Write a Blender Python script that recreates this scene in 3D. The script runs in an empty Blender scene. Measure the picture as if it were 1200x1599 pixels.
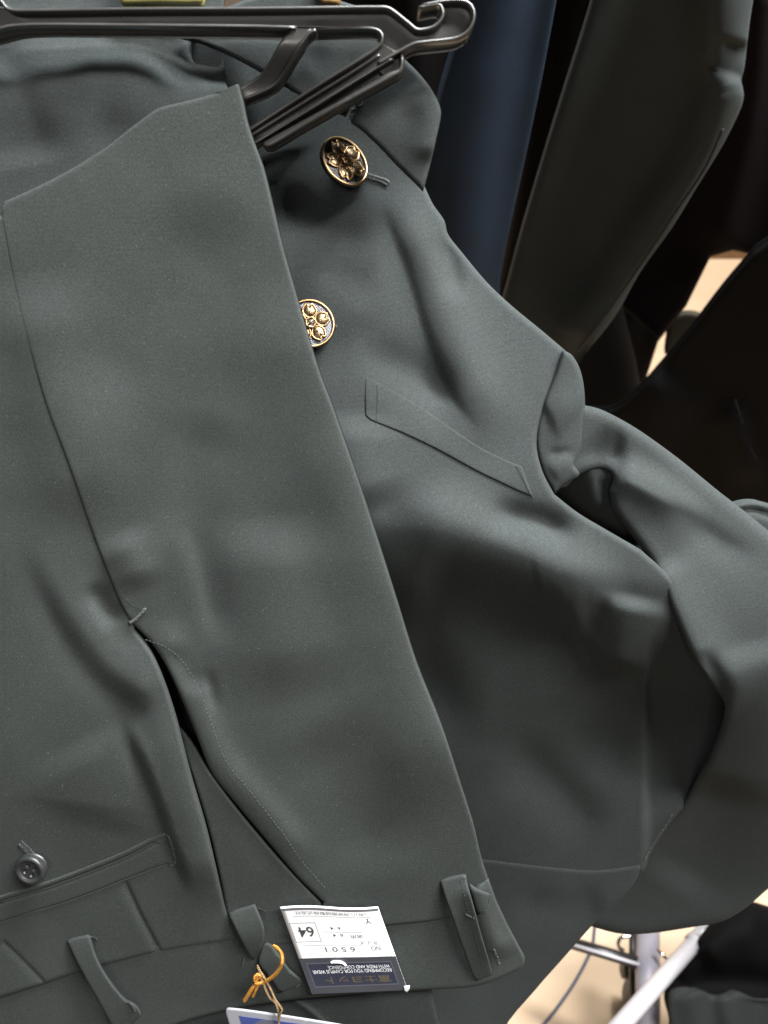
import bpy, bmesh, math, random
import numpy as np
from mathutils import Vector, Matrix
from mathutils.geometry import delaunay_2d_cdt
random.seed(4); rng = np.random.RandomState(4)
SC = bpy.context.scene
COL = SC.collection

# ------------------------------------------------------------------ camera
PITCH = 62.0
CAM = np.array([0.0, 0.0, 1.5])
FPX = 26.0 / 36.0 * 1599.0
a_ = math.radians(90 - PITCH)
R = np.array([[1, 0, 0], [0, math.cos(a_), -math.sin(a_)], [0, math.sin(a_), math.cos(a_)]])
cd = bpy.data.cameras.new("camera"); cam = bpy.data.objects.new("camera", cd); COL.objects.link(cam)
cam.location = CAM; cam.rotation_euler = (a_, 0, 0)
cd.sensor_fit = 'VERTICAL'; cd.sensor_height = 36.0; cd.sensor_width = 27.0; cd.lens = 26.0
cd.clip_start = 0.02; cd.clip_end = 60
cd.dof.use_dof = True; cd.dof.focus_distance = 0.37; cd.dof.aperture_fstop = 10.0
SC.camera = cam

# ------------------------------------------------------------------ world, lamps, exposure
w = bpy.data.worlds.new("World"); SC.world = w; w.use_nodes = True
w.node_tree.nodes["Background"].inputs[0].default_value = (0.80, 0.86, 0.92, 1)
w.node_tree.nodes["Background"].inputs[1].default_value = 0.05
def lamp(name, loc, tgt, sx, sy, power, col):
    l = bpy.data.lights.new(name, 'AREA'); l.shape = 'RECTANGLE'; l.size = sx; l.size_y = sy
    l.energy = power; l.color = col
    o = bpy.data.objects.new(name, l); COL.objects.link(o); o.location = loc
    o.rotation_euler = (Vector(tgt) - Vector(loc)).to_track_quat('-Z', 'Y').to_euler()
    return o
TG = (0.05, 0.17, 1.18)
lamp("ceiling_tube_lamp", (1.00, 0.35, 2.70), TG, 0.25, 1.2, 80, (1.0, 0.985, 0.95))
lamp("ceiling_tube_lamp", (0.45, 1.05, 2.45), TG, 1.0, 0.20, 112, (0.95, 0.985, 1.0))
lamp("ceiling_tube_lamp", (-0.35, -1.00, 2.70), TG, 1.2, 0.25, 10, (1.0, 0.96, 0.90))
SC.view_settings.view_transform = 'Standard'; SC.view_settings.look = 'None'
SC.view_settings.exposure = 0.0; SC.view_settings.gamma = 1.0

# ------------------------------------------------------------------ geometry helpers
class Plane:
    """A plane in camera space given by a unit normal and an offset."""
    def __init__(s, n, c): s.n = np.array(n, float); s.c = c
    def P(s, px, h):
        px = np.atleast_2d(np.asarray(px, float))
        d = np.stack([(px[:, 0] - 600) / FPX, (799.5 - px[:, 1]) / FPX, -np.ones(len(px))], 1)
        t = (s.c + h) / (d @ s.n)
        return CAM + (d * t[:, None]) @ R.T
    def wn(s): return R @ s.n
def upright(y, yaw=0.0, lean=0.0, x0=0.0):
    """vertical world plane facing the viewer at distance y (through x0), turned by yaw, leaning by lean"""
    nw = np.array([math.sin(yaw) * math.cos(lean), -math.cos(yaw) * math.cos(lean), math.sin(lean)])
    return Plane(R.T @ nw, float(nw @ (np.array([x0, y, 1.1]) - CAM)))
nl = math.hypot(1, 0.27)
G = Plane((0, -0.27 / nl, 1 / nl), -0.356 / nl)          # the plane the hanging suit lies in

def resample(pts, step, closed=True):
    p = np.asarray(pts, float)
    if closed: p = np.vstack([p, p[:1]])
    out = []
    for i in range(len(p) - 1):
        L = np.hypot(*(p[i + 1] - p[i])); n = max(1, int(round(L / step)))
        for k in range(n): out.append(p[i] + (p[i + 1] - p[i]) * k / n)
    if not closed: out.append(p[-1])
    return np.array(out)
def smooth(pts, closed=False, n=6, sharp=()):
    """Catmull-Rom through the points; indices in sharp stay corners"""
    p = np.asarray(pts, float); N = len(p); out = []
    segs = N if closed else N - 1
    for i in range(segs):
        p1, p2 = p[i], p[(i + 1) % N]
        p0 = p[(i - 1) % N] if (closed or i > 0) else p1
        p3 = p[(i + 2) % N] if (closed or i + 2 < N) else p2
        if i in sharp: p0 = p1
        if (i + 1) % N in sharp: p3 = p2
        l = np.hypot(*(p2 - p1)) + 1e-6
        m1 = (p2 - p0) * 0.5; m2 = (p3 - p1) * 0.5
        for m in (m1, m2):
            q = np.hypot(*m)
            if q > l: m *= l / q
        for k in range(n):
            t = k / n
            out.append((2*t**3-3*t*t+1)*p1 + (t**3-2*t*t+t)*m1 + (-2*t**3+3*t*t)*p2 + (t**3-t*t)*m2)
    if not closed: out.append(p[-1])
    return np.array(out)
def seg_dist(Q, pl, closed=False):
    """distance, signed side, fraction along for points Q to polyline"""
    pl = np.asarray(pl, float)
    if closed: pl = np.vstack([pl, pl[:1]])
    A, B = pl[:-1], pl[1:]; D = B - A; L2 = (D ** 2).sum(1) + 1e-9; L = np.sqrt(L2); cum = np.concatenate([[0], np.cumsum(L)])
    dist = np.full(len(Q), 1e9); side = np.zeros(len(Q)); fr = np.zeros(len(Q))
    for i in range(len(A)):
        v = Q - A[i]; t = np.clip((v @ D[i]) / L2[i], 0, 1); e = v - t[:, None] * D[i]
        d = np.hypot(e[:, 0], e[:, 1]); m = d < dist
        dist[m] = d[m]; side[m] = np.sign(D[i][0] * v[m, 1] - D[i][1] * v[m, 0]); fr[m] = (cum[i] + t[m] * L[i]) / cum[-1]
    return dist, side, fr
def inside(Q, poly):
    x, y = Q[:, 0], Q[:, 1]; r = np.zeros(len(Q), bool); p = np.asarray(poly); q = np.roll(p, -1, 0)
    for (x1, y1), (x2, y2) in zip(p, q):
        if y1 == y2: continue
        m = ((y1 > y) != (y2 > y)) & (x < (x2 - x1) * (y - y1) / (y2 - y1) + x1); r ^= m
    return r
def sst(x): x = np.clip(x, 0, 1); return x * x * (3 - 2 * x)

GAIN = 1.6
class Folds:
    """a cloth height field in millimetres: ridges and valleys along lines, steps, broad tilts, fine waviness"""
    def __init__(s, base, strokes=(), fine=0.25, seed=0, extra=None, detail=()):
        s.base = base; s.st = [(smooth(k[0], n=4),) + tuple(k[1:]) for k in strokes]; s.fine = fine; s.seed = seed; s.extra = extra; s.detail = detail
        r = np.random.RandomState(seed); s.w = [(r.uniform(0, 6.28), r.uniform(60, 190), r.uniform(0, 6.28)) for _ in range(9)]
    def __call__(s, Q):
        h = np.full(len(Q), float(s.base)) if not callable(s.base) else s.base(Q).astype(float)
        for k in s.st:
            pl, amp, sl, sr = k[0], k[1], k[2], k[3]; tap = k[4] if len(k) > 4 else 0.25
            d, sd, f = seg_dist(Q, pl); cu = np.where(sd < 0, sl < 0, sr < 0); sg = np.abs(np.where(sd < 0, sl, sr))
            tp = sst(np.minimum(f, 1 - f) / tap) if tap > 0 else 1.0
            h += GAIN * amp * np.maximum(tp, 0.0) * np.where(cu, np.exp(-d / sg), np.exp(-0.5 * (d / sg) ** 2))
        if s.fine:
            for (an, wl, ph) in s.w:
                h += s.fine * (wl / 130) * np.sin((Q[:, 0] * math.cos(an) + Q[:, 1] * math.sin(an)) * 6.283 / wl + ph) * 0.09
        if s.extra is not None: h += s.extra(Q)
        return h
    def plus(s, dh):
        return lambda Q: s(Q) + dh

def link_mesh(name, verts, faces, mat, parent=None, smooth_=True):
    org = np.array(parent_org(parent))
    me = bpy.data.meshes.new(name)
    me.from_pydata([tuple(v) for v in (np.asarray(verts) - org)], [], [tuple(int(i) for i in f) for f in faces])
    if smooth_: me.polygons.foreach_set("use_smooth", [True] * len(me.polygons))
    if mat: me.materials.append(mat)
    me.update()
    o = bpy.data.objects.new(name, me); COL.objects.link(o)
    if parent: o.parent = parent
    return o
def parent_org(p):
    v = Vector((0, 0, 0))
    while p: v += p.location; p = p.parent
    return v
def thing(name, label, cat, loc, group=None):
    o = bpy.data.objects.new(name, None); COL.objects.link(o); o.location = loc; o.empty_display_size = 0.02
    o['label'] = label; o['category'] = cat
    if group: o['group'] = group
    return o
def tag(o, label, cat, group=None):
    o['label'] = label; o['category'] = cat
    if group: o['group'] = group
    return o

def panel(name, outline, plane, hf, mat, parent=None, sp=7, r=6, drop=1.0, thick=0.8, lines=(), free=None):
    """A piece of cloth or plate: outline given on the plane, height hf (mm), edges rounded over r by drop mm,
    closed with a back face thick mm behind."""
    if not callable(hf): c0 = hf; hf = lambda Q: np.full(len(Q), float(c0))
    ol = resample(outline, min(sp, 6))
    x0, y0 = ol.min(0); x1, y1 = ol.max(0)
    gx, gy = np.meshgrid(np.arange(x0, x1, sp), np.arange(y0, y1, sp * 0.87)); gx = gx + (np.arange(gx.shape[0]) % 2)[:, None] * sp * 0.5
    pts = [np.stack([gx.ravel(), gy.ravel()], 1)]
    for off in (0.12 * r, 0.4 * r, 0.9 * r, 1.5 * r):
        t = np.roll(ol, -1, 0) - np.roll(ol, 1, 0); t /= (np.hypot(t[:, 0], t[:, 1])[:, None] + 1e-9)
        for sgn in (1, -1):
            q = ol + sgn * off * np.stack([-t[:, 1], t[:, 0]], 1)
            qi = q[inside(q, ol)]
            if len(qi):
                dd = seg_dist(qi, ol, True)[0]; pts.append(qi[dd > off * 0.85])
    for ln, wd in lines:
        l2 = resample(smooth(ln, n=4), max(2.5, wd), closed=False); t = np.gradient(l2, axis=0); t /= (np.hypot(t[:, 0], t[:, 1])[:, None] + 1e-9)
        nn = np.stack([-t[:, 1], t[:, 0]], 1)
        for off in (-3 * wd, -1.7 * wd, -0.8 * wd, 0, 0.8 * wd, 1.7 * wd, 3 * wd): pts.append(l2 + nn * off)
    main = pts[0]; mi = main[inside(main, ol)]
    dd = seg_dist(mi, ol, True)[0]; mi = mi[dd > max(1.5 * r, 0.45 * sp)] if r > 1 else mi[dd > 0.45 * sp]
    rest = np.vstack(pts[1:]) if len(pts) > 1 else np.zeros((0, 2))
    if len(rest):
        ri = rest[inside(rest, ol)]; ri = ri[seg_dist(ri, ol, True)[0] > 0.08 * r]
        mi = np.vstack([mi, ri])
    V2 = np.vstack([ol, mi]); nb = len(ol)
    res = delaunay_2d_cdt([Vector(v) for v in V2], [(i, (i + 1) % nb) for i in range(nb)], [], 1, 1e-4)
    vv = np.array([(v.x, v.y) for v in res[0]]); F = [tuple(f) for f in res[2]]
    cen = np.array([vv[list(f)].mean(0) for f in F]); keep = inside(cen, ol); F = [f for f, k in zip(F, keep) if k]
    d = seg_dist(vv, ol, True)[0]
    e = np.clip(d / max(r, 1e-6), 0, 1)
    if free is not None:       # along these lines the edge stays flat (it runs on under another piece)
        fd = seg_dist(vv, free)[0]; e = np.where(fd < r * 1.2, 1.0, e)
    h = hf(vv) - drop * (1 - np.sqrt(np.clip(1 - (1 - e) ** 2, 0, 1)))
    # front faces wound towards the camera
    def area(f): a, b, c = vv[f[0]], vv[f[1]], vv[f[2]]; return (b[0]-a[0])*(c[1]-a[1]) - (b[1]-a[1])*(c[0]-a[0])
    F = [f if area(f) < 0 else tuple(reversed(f)) for f in F]
    W = plane.P(vv, h / 1000.0); n = len(W)
    edges = {}
    for f in F:
        for a, b in zip(f, f[1:] + f[:1]): edges[(a, b)] = 1
    bd = [(a, b) for (a, b) in edges if (b, a) not in edges]
    back = W - plane.wn() * thick / 1000.0
    faces = list(F) + [tuple(n + i for i in reversed(f)) for f in F] + [(b, a, n + a, n + b) for a, b in bd]
    return link_mesh(name, np.vstack([W, back]), faces, mat, parent)
def strip(path, wd, ends=None):
    p = np.asarray(path, float); t = np.gradient(p, axis=0); t /= (np.hypot(t[:, 0], t[:, 1])[:, None] + 1e-9)
    nn = np.stack([-t[:, 1], t[:, 0]], 1); wv = np.asarray(wd, float) * np.ones(len(p))
    return np.vstack([p + nn * wv[:, None] / 2, (p - nn * wv[:, None] / 2)[::-1]])
def tube_pts(P, rad, nseg=8, closed=False, twist=None):
    """verts, faces of a tube through 3D points"""
    P = np.asarray(P, float); n = len(P); rad = np.asarray(rad, float) * np.ones(n)
    T = np.gradient(P, axis=0) if not closed else (np.roll(P, -1, 0) - np.roll(P, 1, 0))
    T /= np.linalg.norm(T, axis=1)[:, None] + 1e-12
    up = np.array([0.0, 0.0, 1.0]) if abs(T[0][2]) < 0.9 else np.array([1.0, 0, 0]); V = []
    for i in range(n):
        u = up - T[i] * (up @ T[i]); u /= np.linalg.norm(u) + 1e-12; up = u; v = np.cross(T[i], u)
        for k in range(nseg):
            an = 6.283185 * k / nseg; V.append(P[i] + rad[i] * (u * math.cos(an) + v * math.sin(an)))
    F = []
    for i in range(n if closed else n - 1):
        j = (i + 1) % n
        for k in range(nseg):
            k2 = (k + 1) % nseg; F.append((i * nseg + k, i * nseg + k2, j * nseg + k2, j * nseg + k))
    if not closed: F.append(tuple(reversed(range(nseg)))); F.append(tuple((n - 1) * nseg + k for k in range(nseg)))
    return np.array(V), F
def merge(parts):
    V, F, o = [], [], 0
    for v, f in parts:
        V.append(v); F += [tuple(i + o for i in ff) for ff in f]; o += len(v)
    return np.vstack(V), F
def tube(name, path, plane, h, rad_mm, mat, parent, nseg=8, n=5):
    p = smooth(path, n=n); hh = np.interp(np.linspace(0, 1, len(p)), np.linspace(0, 1, len(h)), h) if hasattr(h, '__len__') else (h(p) if callable(h) else h)
    W = plane.P(p, np.asarray(hh) / 1000.0 * np.ones(len(p)))
    rr = np.interp(np.linspace(0, 1, len(p)), np.linspace(0, 1, len(rad_mm)), rad_mm) if hasattr(rad_mm, '__len__') else rad_mm
    v, f = tube_pts(W, np.asarray(rr) / 1000.0, nseg); return link_mesh(name, v, f, mat, parent)
def stitches(name, path, plane, hf, mat, parent, pitch=5.0, length=3.4, rad=0.16, slant=0.0, jit=0.3, kind='stuff'):
    p = resample(smooth(path, n=6), 1.0, closed=False); t = np.gradient(p, axis=0); t /= np.hypot(t[:, 0], t[:, 1])[:, None] + 1e-9
    out = []; i = 1.0
    while i < len(p) - 1:
        k = int(i); c = p[k] + rng.normal(0, jit, 2); a = math.atan2(t[k][1], t[k][0]) + slant + rng.normal(0, 0.08)
        L = length * rng.uniform(0.8, 1.15); q = np.array([c + L * s * np.array([math.cos(a), math.sin(a)]) for s in (-0.5, -0.2, 0.2, 0.5)])
        h = (hf(q) if callable(hf) else np.full(4, float(hf))) + np.array([-0.1, 0.1, 0.1, -0.1])
        out.append(tube_pts(plane.P(q, h / 1000.0), rad / 1000.0, 5)); i += pitch * rng.uniform(0.9, 1.1)
    v, f = merge(out); o = link_mesh(name, v, f, mat, parent)
    if kind: o['kind'] = kind
    return o

# ------------------------------------------------------------------ materials
def mat_new(name):
    m = bpy.data.materials.new(name); m.use_nodes = True; return m, m.node_tree.nodes, m.node_tree.links, m.node_tree.nodes["Principled BSDF"]
def cloth(name, col, rough=0.85, sheen=0.25, fleck=0.38, bump=0.32, scale=1.0, spec=0.25):
    m, N, L, B = mat_new(name)
    tc = N.new("ShaderNodeTexCoord")
    n1 = N.new("ShaderNodeTexNoise"); n1.inputs["Scale"].default_value = 1500 * scale; n1.inputs["Detail"].default_value = 3; n1.inputs["Roughness"].default_value = 0.65
    n2 = N.new("ShaderNodeTexNoise"); n2.inputs["Scale"].default_value = 22; n2.inputs["Detail"].default_value = 4
    n3 = N.new("ShaderNodeTexNoise"); n3.inputs["Scale"].default_value = 700 * scale; n3.inputs["Detail"].default_value = 1
    wv = N.new("ShaderNodeTexWave"); wv.wave_type = 'BANDS'; wv.bands_direction = 'DIAGONAL'; wv.inputs["Scale"].default_value = 520 * scale; wv.inputs["Distortion"].default_value = 2.0; wv.inputs["Detail"].default_value = 1; wv.inputs["Detail Scale"].default_value = 0.6
    for n in (n1, n2, n3, wv): L.new(tc.outputs["Object"], n.inputs["Vector"])
    r1 = N.new("ShaderNodeMapRange"); r1.inputs[1].default_value = 0.25; r1.inputs[2].default_value = 0.75; r1.inputs[3].default_value = 1 - fleck; r1.inputs[4].default_value = 1 + fleck
    L.new(n1.outputs["Fac"], r1.inputs[0])
    r2 = N.new("ShaderNodeMapRange"); r2.inputs[1].default_value = 0.3; r2.inputs[2].default_value = 0.7; r2.inputs[3].default_value = 0.93; r2.inputs[4].default_value = 1.07
    L.new(n2.outputs["Fac"], r2.inputs[0])
    r3 = N.new("ShaderNodeMapRange"); r3.inputs[1].default_value = 0.70; r3.inputs[2].default_value = 0.80; r3.inputs[3].default_value = 0.0; r3.inputs[4].default_value = 0.55   # lint flecks
    L.new(n3.outputs["Fac"], r3.inputs[0])
    w2 = N.new("ShaderNodeTexWave"); w2.wave_type = 'BANDS'; w2.bands_direction = 'Z'; w2.inputs["Scale"].default_value = 250 * scale; w2.inputs["Distortion"].default_value = 6.0; w2.inputs["Detail"].default_value = 2; w2.inputs["Detail Scale"].default_value = 0.25
    n4 = N.new("ShaderNodeTexNoise"); n4.inputs["Scale"].default_value = 130; n4.inputs["Detail"].default_value = 3
    for n in (w2, n4): L.new(tc.outputs["Object"], n.inputs["Vector"])
    m4 = N.new("ShaderNodeMath"); m4.operation = 'MULTIPLY'; L.new(w2.outputs["Fac"], m4.inputs[0]); L.new(n4.outputs["Fac"], m4.inputs[1])
    r4 = N.new("ShaderNodeMapRange"); r4.inputs[1].default_value = 0.0; r4.inputs[2].default_value = 0.65; r4.inputs[3].default_value = 0.965; r4.inputs[4].default_value = 1.04
    L.new(m4.outputs[0], r4.inputs[0])
    mu0 = N.new("ShaderNodeMath"); mu0.operation = 'MULTIPLY'; L.new(r1.outputs[0], mu0.inputs[0]); L.new(r4.outputs[0], mu0.inputs[1])
    mu = N.new("ShaderNodeMath"); mu.operation = 'MULTIPLY'; L.new(mu0.outputs[0], mu.inputs[0]); L.new(r2.outputs[0], mu.inputs[1])
    ad = N.new("ShaderNodeMath"); ad.operation = 'ADD'; L.new(mu.outputs[0], ad.inputs[0]); L.new(r3.outputs[0], ad.inputs[1])
    vm = N.new("ShaderNodeVectorMath"); vm.operation = 'SCALE'; vm.inputs[0].default_value = col; L.new(ad.outputs[0], vm.inputs["Scale"])
    L.new(vm.outputs[0], B.inputs["Base Color"])
    ma = N.new("ShaderNodeMath"); ma.operation = 'MULTIPLY_ADD'; ma.inputs[1].default_value = 0.5; L.new(wv.outputs["Fac"], ma.inputs[0]); L.new(n1.outputs["Fac"], ma.inputs[2])
    bp = N.new("ShaderNodeBump"); bp.inputs["Strength"].default_value = bump; bp.inputs["Distance"].default_value = 0.00035; L.new(ma.outputs[0], bp.inputs["Height"])
    L.new(bp.outputs[0], B.inputs["Normal"])
    B.inputs["Roughness"].default_value = rough; B.inputs["Specular IOR Level"].default_value = spec
    B.inputs["Sheen Weight"].default_value = sheen; B.inputs["Sheen Roughness"].default_value = 0.45; B.inputs["Sheen Tint"].default_value = (0.9, 0.95, 1, 1)
    return m
def plain(name, col, rough=0.5, metal=0.0, spec=0.5, noise=0.0, nscale=200, bump=0.0, coat=0.0):
    m, N, L, B = mat_new(name)
    B.inputs["Base Color"].default_value = (*col, 1); B.inputs["Roughness"].default_value = rough; B.inputs["Metallic"].default_value = metal
    B.inputs["Specular IOR Level"].default_value = spec; B.inputs["Coat Weight"].default_value = coat
    tc = N.new("ShaderNodeTexCoord"); n = N.new("ShaderNodeTexNoise"); n.inputs["Scale"].default_value = nscale; n.inputs["Detail"].default_value = 5
    L.new(tc.outputs["Object"], n.inputs["Vector"])
    if noise:
        r = N.new("ShaderNodeMapRange"); r.inputs[1].default_value = 0.3; r.inputs[2].default_value = 0.7; r.inputs[3].default_value = 1 - noise; r.inputs[4].default_value = 1 + noise
        L.new(n.outputs["Fac"], r.inputs[0]); vm = N.new("ShaderNodeVectorMath"); vm.operation = 'SCALE'; vm.inputs[0].default_value = col
        L.new(r.outputs[0], vm.inputs["Scale"]); L.new(vm.outputs[0], B.inputs["Base Color"])
        r5 = N.new("ShaderNodeMapRange"); r5.inputs[1].default_value = 0.3; r5.inputs[2].default_value = 0.7; r5.inputs[3].default_value = max(0.03, rough * 0.8); r5.inputs[4].default_value = min(1, rough * 1.25)
        L.new(n.outputs["Fac"], r5.inputs[0]); L.new(r5.outputs[0], B.inputs["Roughness"])
    if bump:
        bp = N.new("ShaderNodeBump"); bp.inputs["Strength"].default_value = bump; bp.inputs["Distance"].default_value = 0.0004
        L.new(n.outputs["Fac"], bp.inputs["Height"]); L.new(bp.outputs[0], B.inputs["Normal"])
    return m
M_TR = cloth("trouser_cloth", (0.0395, 0.0444, 0.0422), sheen=0.0, rough=0.95, spec=0.15)
M_JK = cloth("jacket_cloth", (0.0372, 0.0424, 0.0418), sheen=0.0, rough=0.95, spec=0.15)
M_TH = plain("black_thread", (0.030, 0.033, 0.033), 0.8)
M_TG = plain("grey_thread", (0.072, 0.079, 0.077), 0.8)
M_PL = plain("black_plastic", (0.032, 0.030, 0.028), 0.34, spec=0.8, noise=0.12, nscale=90, bump=0.03, coat=0.1)
M_GD = plain("gold_metal", (0.33, 0.215, 0.11), 0.34, 1.0)
M_PT = plain("dark_bronze", (0.16, 0.115, 0.07), 0.34, 1.0)
M_EN = plain("black_enamel", (0.015, 0.015, 0.017), 0.10, 0.0, 0.6, coat=0.6)
M_BT = plain("black_button_plastic", (0.022, 0.023, 0.023), 0.35, noise=0.15, nscale=300)
M_PA = plain("white_paper", (0.86, 0.86, 0.87), 0.6, noise=0.015, nscale=120)
M_INK = plain("grey_ink", (0.05, 0.05, 0.055), 0.7)
M_INK2 = plain("pale_grey_ink", (0.13, 0.13, 0.14), 0.7)
M_NB = plain("slate_print", (0.048, 0.049, 0.058), 0.45, noise=0.04)
M_NV = plain("navy_print", (0.029, 0.031, 0.049), 0.4, noise=0.04)
M_NL = plain("lilac_grey_print", (0.085, 0.085, 0.11), 0.45)
M_WT = plain("white_print", (0.80, 0.81, 0.84), 0.5)
M_GP = plain("gold_print", (0.095, 0.078, 0.055), 0.35, noise=0.15, nscale=500)
M_CARD = plain("white_card", (0.22, 0.22, 0.24), 0.35)
M_BL = plain("blue_print", (0.042, 0.055, 0.17), 0.35, noise=0.06)
M_CORD = plain("gold_cord", (0.40, 0.18, 0.028), 0.35, 0.30, noise=0.35, nscale=1800, bump=0.5)
M_TWINE = plain("tan_thread", (0.23, 0.145, 0.07), 0.5, 0.2, noise=0.3, nscale=1500)

# ------------------------------------------------------------------ floor and what stands on it (far below the suit)
M_FL = plain("beige_floor_tile", (0.62, 0.44, 0.285), 0.42, noise=0.06, nscale=9)
M_GR = plain("dark_grout", (0.30, 0.22, 0.15), 0.9)
M_WP = plain("white_enamel_pipe", (0.42, 0.40, 0.42), 0.25)
M_CR = plain("chrome", (0.75, 0.74, 0.72), 0.12, 1.0)
M_BK = plain("black_paint", (0.015, 0.014, 0.014), 0.35)
M_LI = plain("pale_lilac_paint", (0.24, 0.22, 0.25), 0.4)
M_CB = plain("blue_cable", (0.045, 0.06, 0.11), 0.5)
M_BX = plain("brown_cardboard", (0.20, 0.105, 0.045), 0.8, noise=0.12, nscale=40)
def box_mesh(name, x0, x1, y0, y1, z0, z1, mat, parent=None, bev=0.0):
    bm = bmesh.new(); bmesh.ops.create_cube(bm, size=1.0)
    for v in bm.verts: v.co = Vector((x0 + (v.co.x + .5) * (x1 - x0), y0 + (v.co.y + .5) * (y1 - y0), z0 + (v.co.z + .5) * (z1 - z0)))
    if bev: bmesh.ops.bevel(bm, geom=bm.edges[:], offset=bev, segments=2, affect='EDGES')
    org = parent_org(parent)
    for v in bm.verts: v.co -= org
    me = bpy.data.meshes.new(name); bm.to_mesh(me); bm.free(); me.materials.append(mat)
    o = bpy.data.objects.new(name, me); COL.objects.link(o); o.parent = parent; return o
floor = box_mesh("floor", -5, 5, -3, 7, -0.05, -0.004, M_GR); floor['kind'] = 'structure'
TS = 0.90; tile_me = None
for i in range(-1, 3):
    for j in range(-1, 3):
        if tile_me is None:
            t = box_mesh("floor_tile", -TS/2 + .0015, TS/2 - .0015, -TS/2 + .0015, TS/2 - .0015, -0.03, 0.0, M_FL, None, 0.0015); tile_me = t.data
        else:
            t = bpy.data.objects.new("floor_tile", tile_me); COL.objects.link(t)
        t.parent = floor; t.rotation_euler = (0, 0, math.radians(24)); c, s = math.cos(math.radians(24)), math.sin(math.radians(24))
        u, v = (i + 0.30) * TS, (j - 0.42) * TS; t.location = (0.1 + u * c - v * s, u * s + v * c, 0)
def floor_pt(px, py, z=0.0):
    d = R @ np.array([(px - 600) / FPX, (799.5 - py) / FPX, -1.0]); t = (z - CAM[2]) / d[2]; return CAM + d * t
def ray_pt(px, py, depth):
    return CAM + R @ (np.array([(px - 600) / FPX, (799.5 - py) / FPX, -1.0]) * depth)
def tube3(name, pts, rad, mat, parent=None, nseg=14):
    P = np.array(pts) - np.array(parent_org(parent)); v, f = tube_pts(P, rad, nseg)
    me = bpy.data.meshes.new(name); me.from_pydata([tuple(x) for x in v], [], f); me.polygons.foreach_set("use_smooth", [True] * len(me.polygons)); me.materials.append(mat)
    o = bpy.data.objects.new(name, me); COL.objects.link(o); o.parent = parent; return o
cb = tube3("floor_cable", [floor_pt(x, y, 0.004) for x, y in smooth([(960, 1330), (936, 1400), (929, 1452), (925, 1480), (900, 1530), (868, 1577), (838, 1615), (800, 1680)])], 0.0024, M_CB)
tag(cb, "thin blue cable lying across the beige tiled floor", "cable")
# low white pipe stand of the next display, seen through the gap
rk = thing("display_stand", "white pipe stand with a black rail, standing on the beige floor at lower right", "stand", tuple(floor_pt(1000, 1500)))
A, B_ = ray_pt(935, 1640, 0.86), ray_pt(1118, 1434, 1.04)
tube3("pipe", [A, A + (B_ - A) * 0.80], 0.0105, M_WP, rk)
tube3("pipe_end", [A + (B_ - A) * 0.80, A + (B_ - A) * 1.02], 0.0106, plain("grey_pipe", (0.36, 0.34, 0.35), 0.3), rk)
tube3("joint", [A + (B_ - A) * 0.775, A + (B_ - A) * 0.80], 0.0125, plain("grey_collar", (0.30, 0.28, 0.29), 0.4), rk)
C_, D_ = ray_pt(878, 1468, 1.10), ray_pt(996, 1503, 1.06)
tube3("rail", [C_, D_], 0.0085, M_BK, rk)
upv = np.array([0, -0.25, 0.97]); off = upv * 0.0085
tube3("rail_stripe", [C_ + off, D_ + off], 0.0026, M_WP, rk, 8)
E0 = ray_pt(1012, 1440, 1.10); E1 = floor_pt(1010, 1640)
tube3("post", [ray_pt(1012, 1446, 1.10), ray_pt(1012, 1660, 1.0)], 0.017, M_LI, rk)
tube3("post_edge", [ray_pt(989, 1448, 1.11), ray_pt(989, 1585, 1.08)], 0.006, M_BK, rk)
tube3("hook", [ray_pt(x, y, 1.08) for x, y in smooth([(984, 1462), (972, 1463), (966, 1470), (967, 1479), (974, 1484)])], 0.0028, M_CR, rk, 8)
tube3("shadow_blob", [ray_pt(973, 1510, 1.16), ray_pt(984, 1512, 1.16)], 0.016, M_BK, rk, 20)  # black cylinder standing in for a dark shadow blotch by the stand
tube3("shadow_disc", [ray_pt(980, 1552, 1.20), ray_pt(996, 1556, 1.20)], 0.022, M_BK, rk, 24)  # second black cylinder in place of the shadow on the floor
tube3("tie_wire", [ray_pt(1026, 1482, 1.05), ray_pt(1044, 1500, 1.04)], 0.0022, M_CR, rk, 8)

# cardboard box on the floor, seen in the gap between hanging coats
q = floor_pt(1150, 385)
bx = box_mesh("cardboard_box", q[0] - 0.18, q[0] + 0.20, q[1] - 0.05, q[1] + 0.25, 0.0, 0.18, M_BX, None, 0.003)
tag(bx, "brown cardboard box on the floor in the gap between the black coats", "box")

# ------------------------------------------------------------------ garments hanging behind
M_NVY = cloth("navy_cloth", (0.0058, 0.0145, 0.0290), fleck=0.25, sheen=0.0, scale=0.8)
M_CHA = cloth("charcoal_cloth", (0.0260, 0.0310, 0.0305), fleck=0.25, sheen=0.0, scale=0.8)
M_BLK = cloth("black_cloth", (0.0016, 0.0014, 0.0016), fleck=0.25, sheen=0.0, spec=0.1, scale=0.8)
M_MAR = cloth("maroon_black_cloth", (0.0036, 0.0018, 0.0024), fleck=0.25, sheen=0.0, spec=0.1, scale=0.8)
M_DGR = cloth("dark_grey_cloth", (0.016, 0.0175, 0.0175), fleck=0.25, sheen=0.0, scale=0.8)
GRP = "garments hanging on the rail behind"
def garment(name, label, cat, outline, pl, hf, mat, base_px, parts=(), sp=12, r=26, drop=30, thick=12):
    o = thing(name, label, cat, tuple(pl.P([base_px], 0)[0]), GRP)
    panel("body", outline, pl, hf, mat, o, sp, r, drop, thick)
    return o
W1 = upright(0.52, yaw=0.12)
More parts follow.
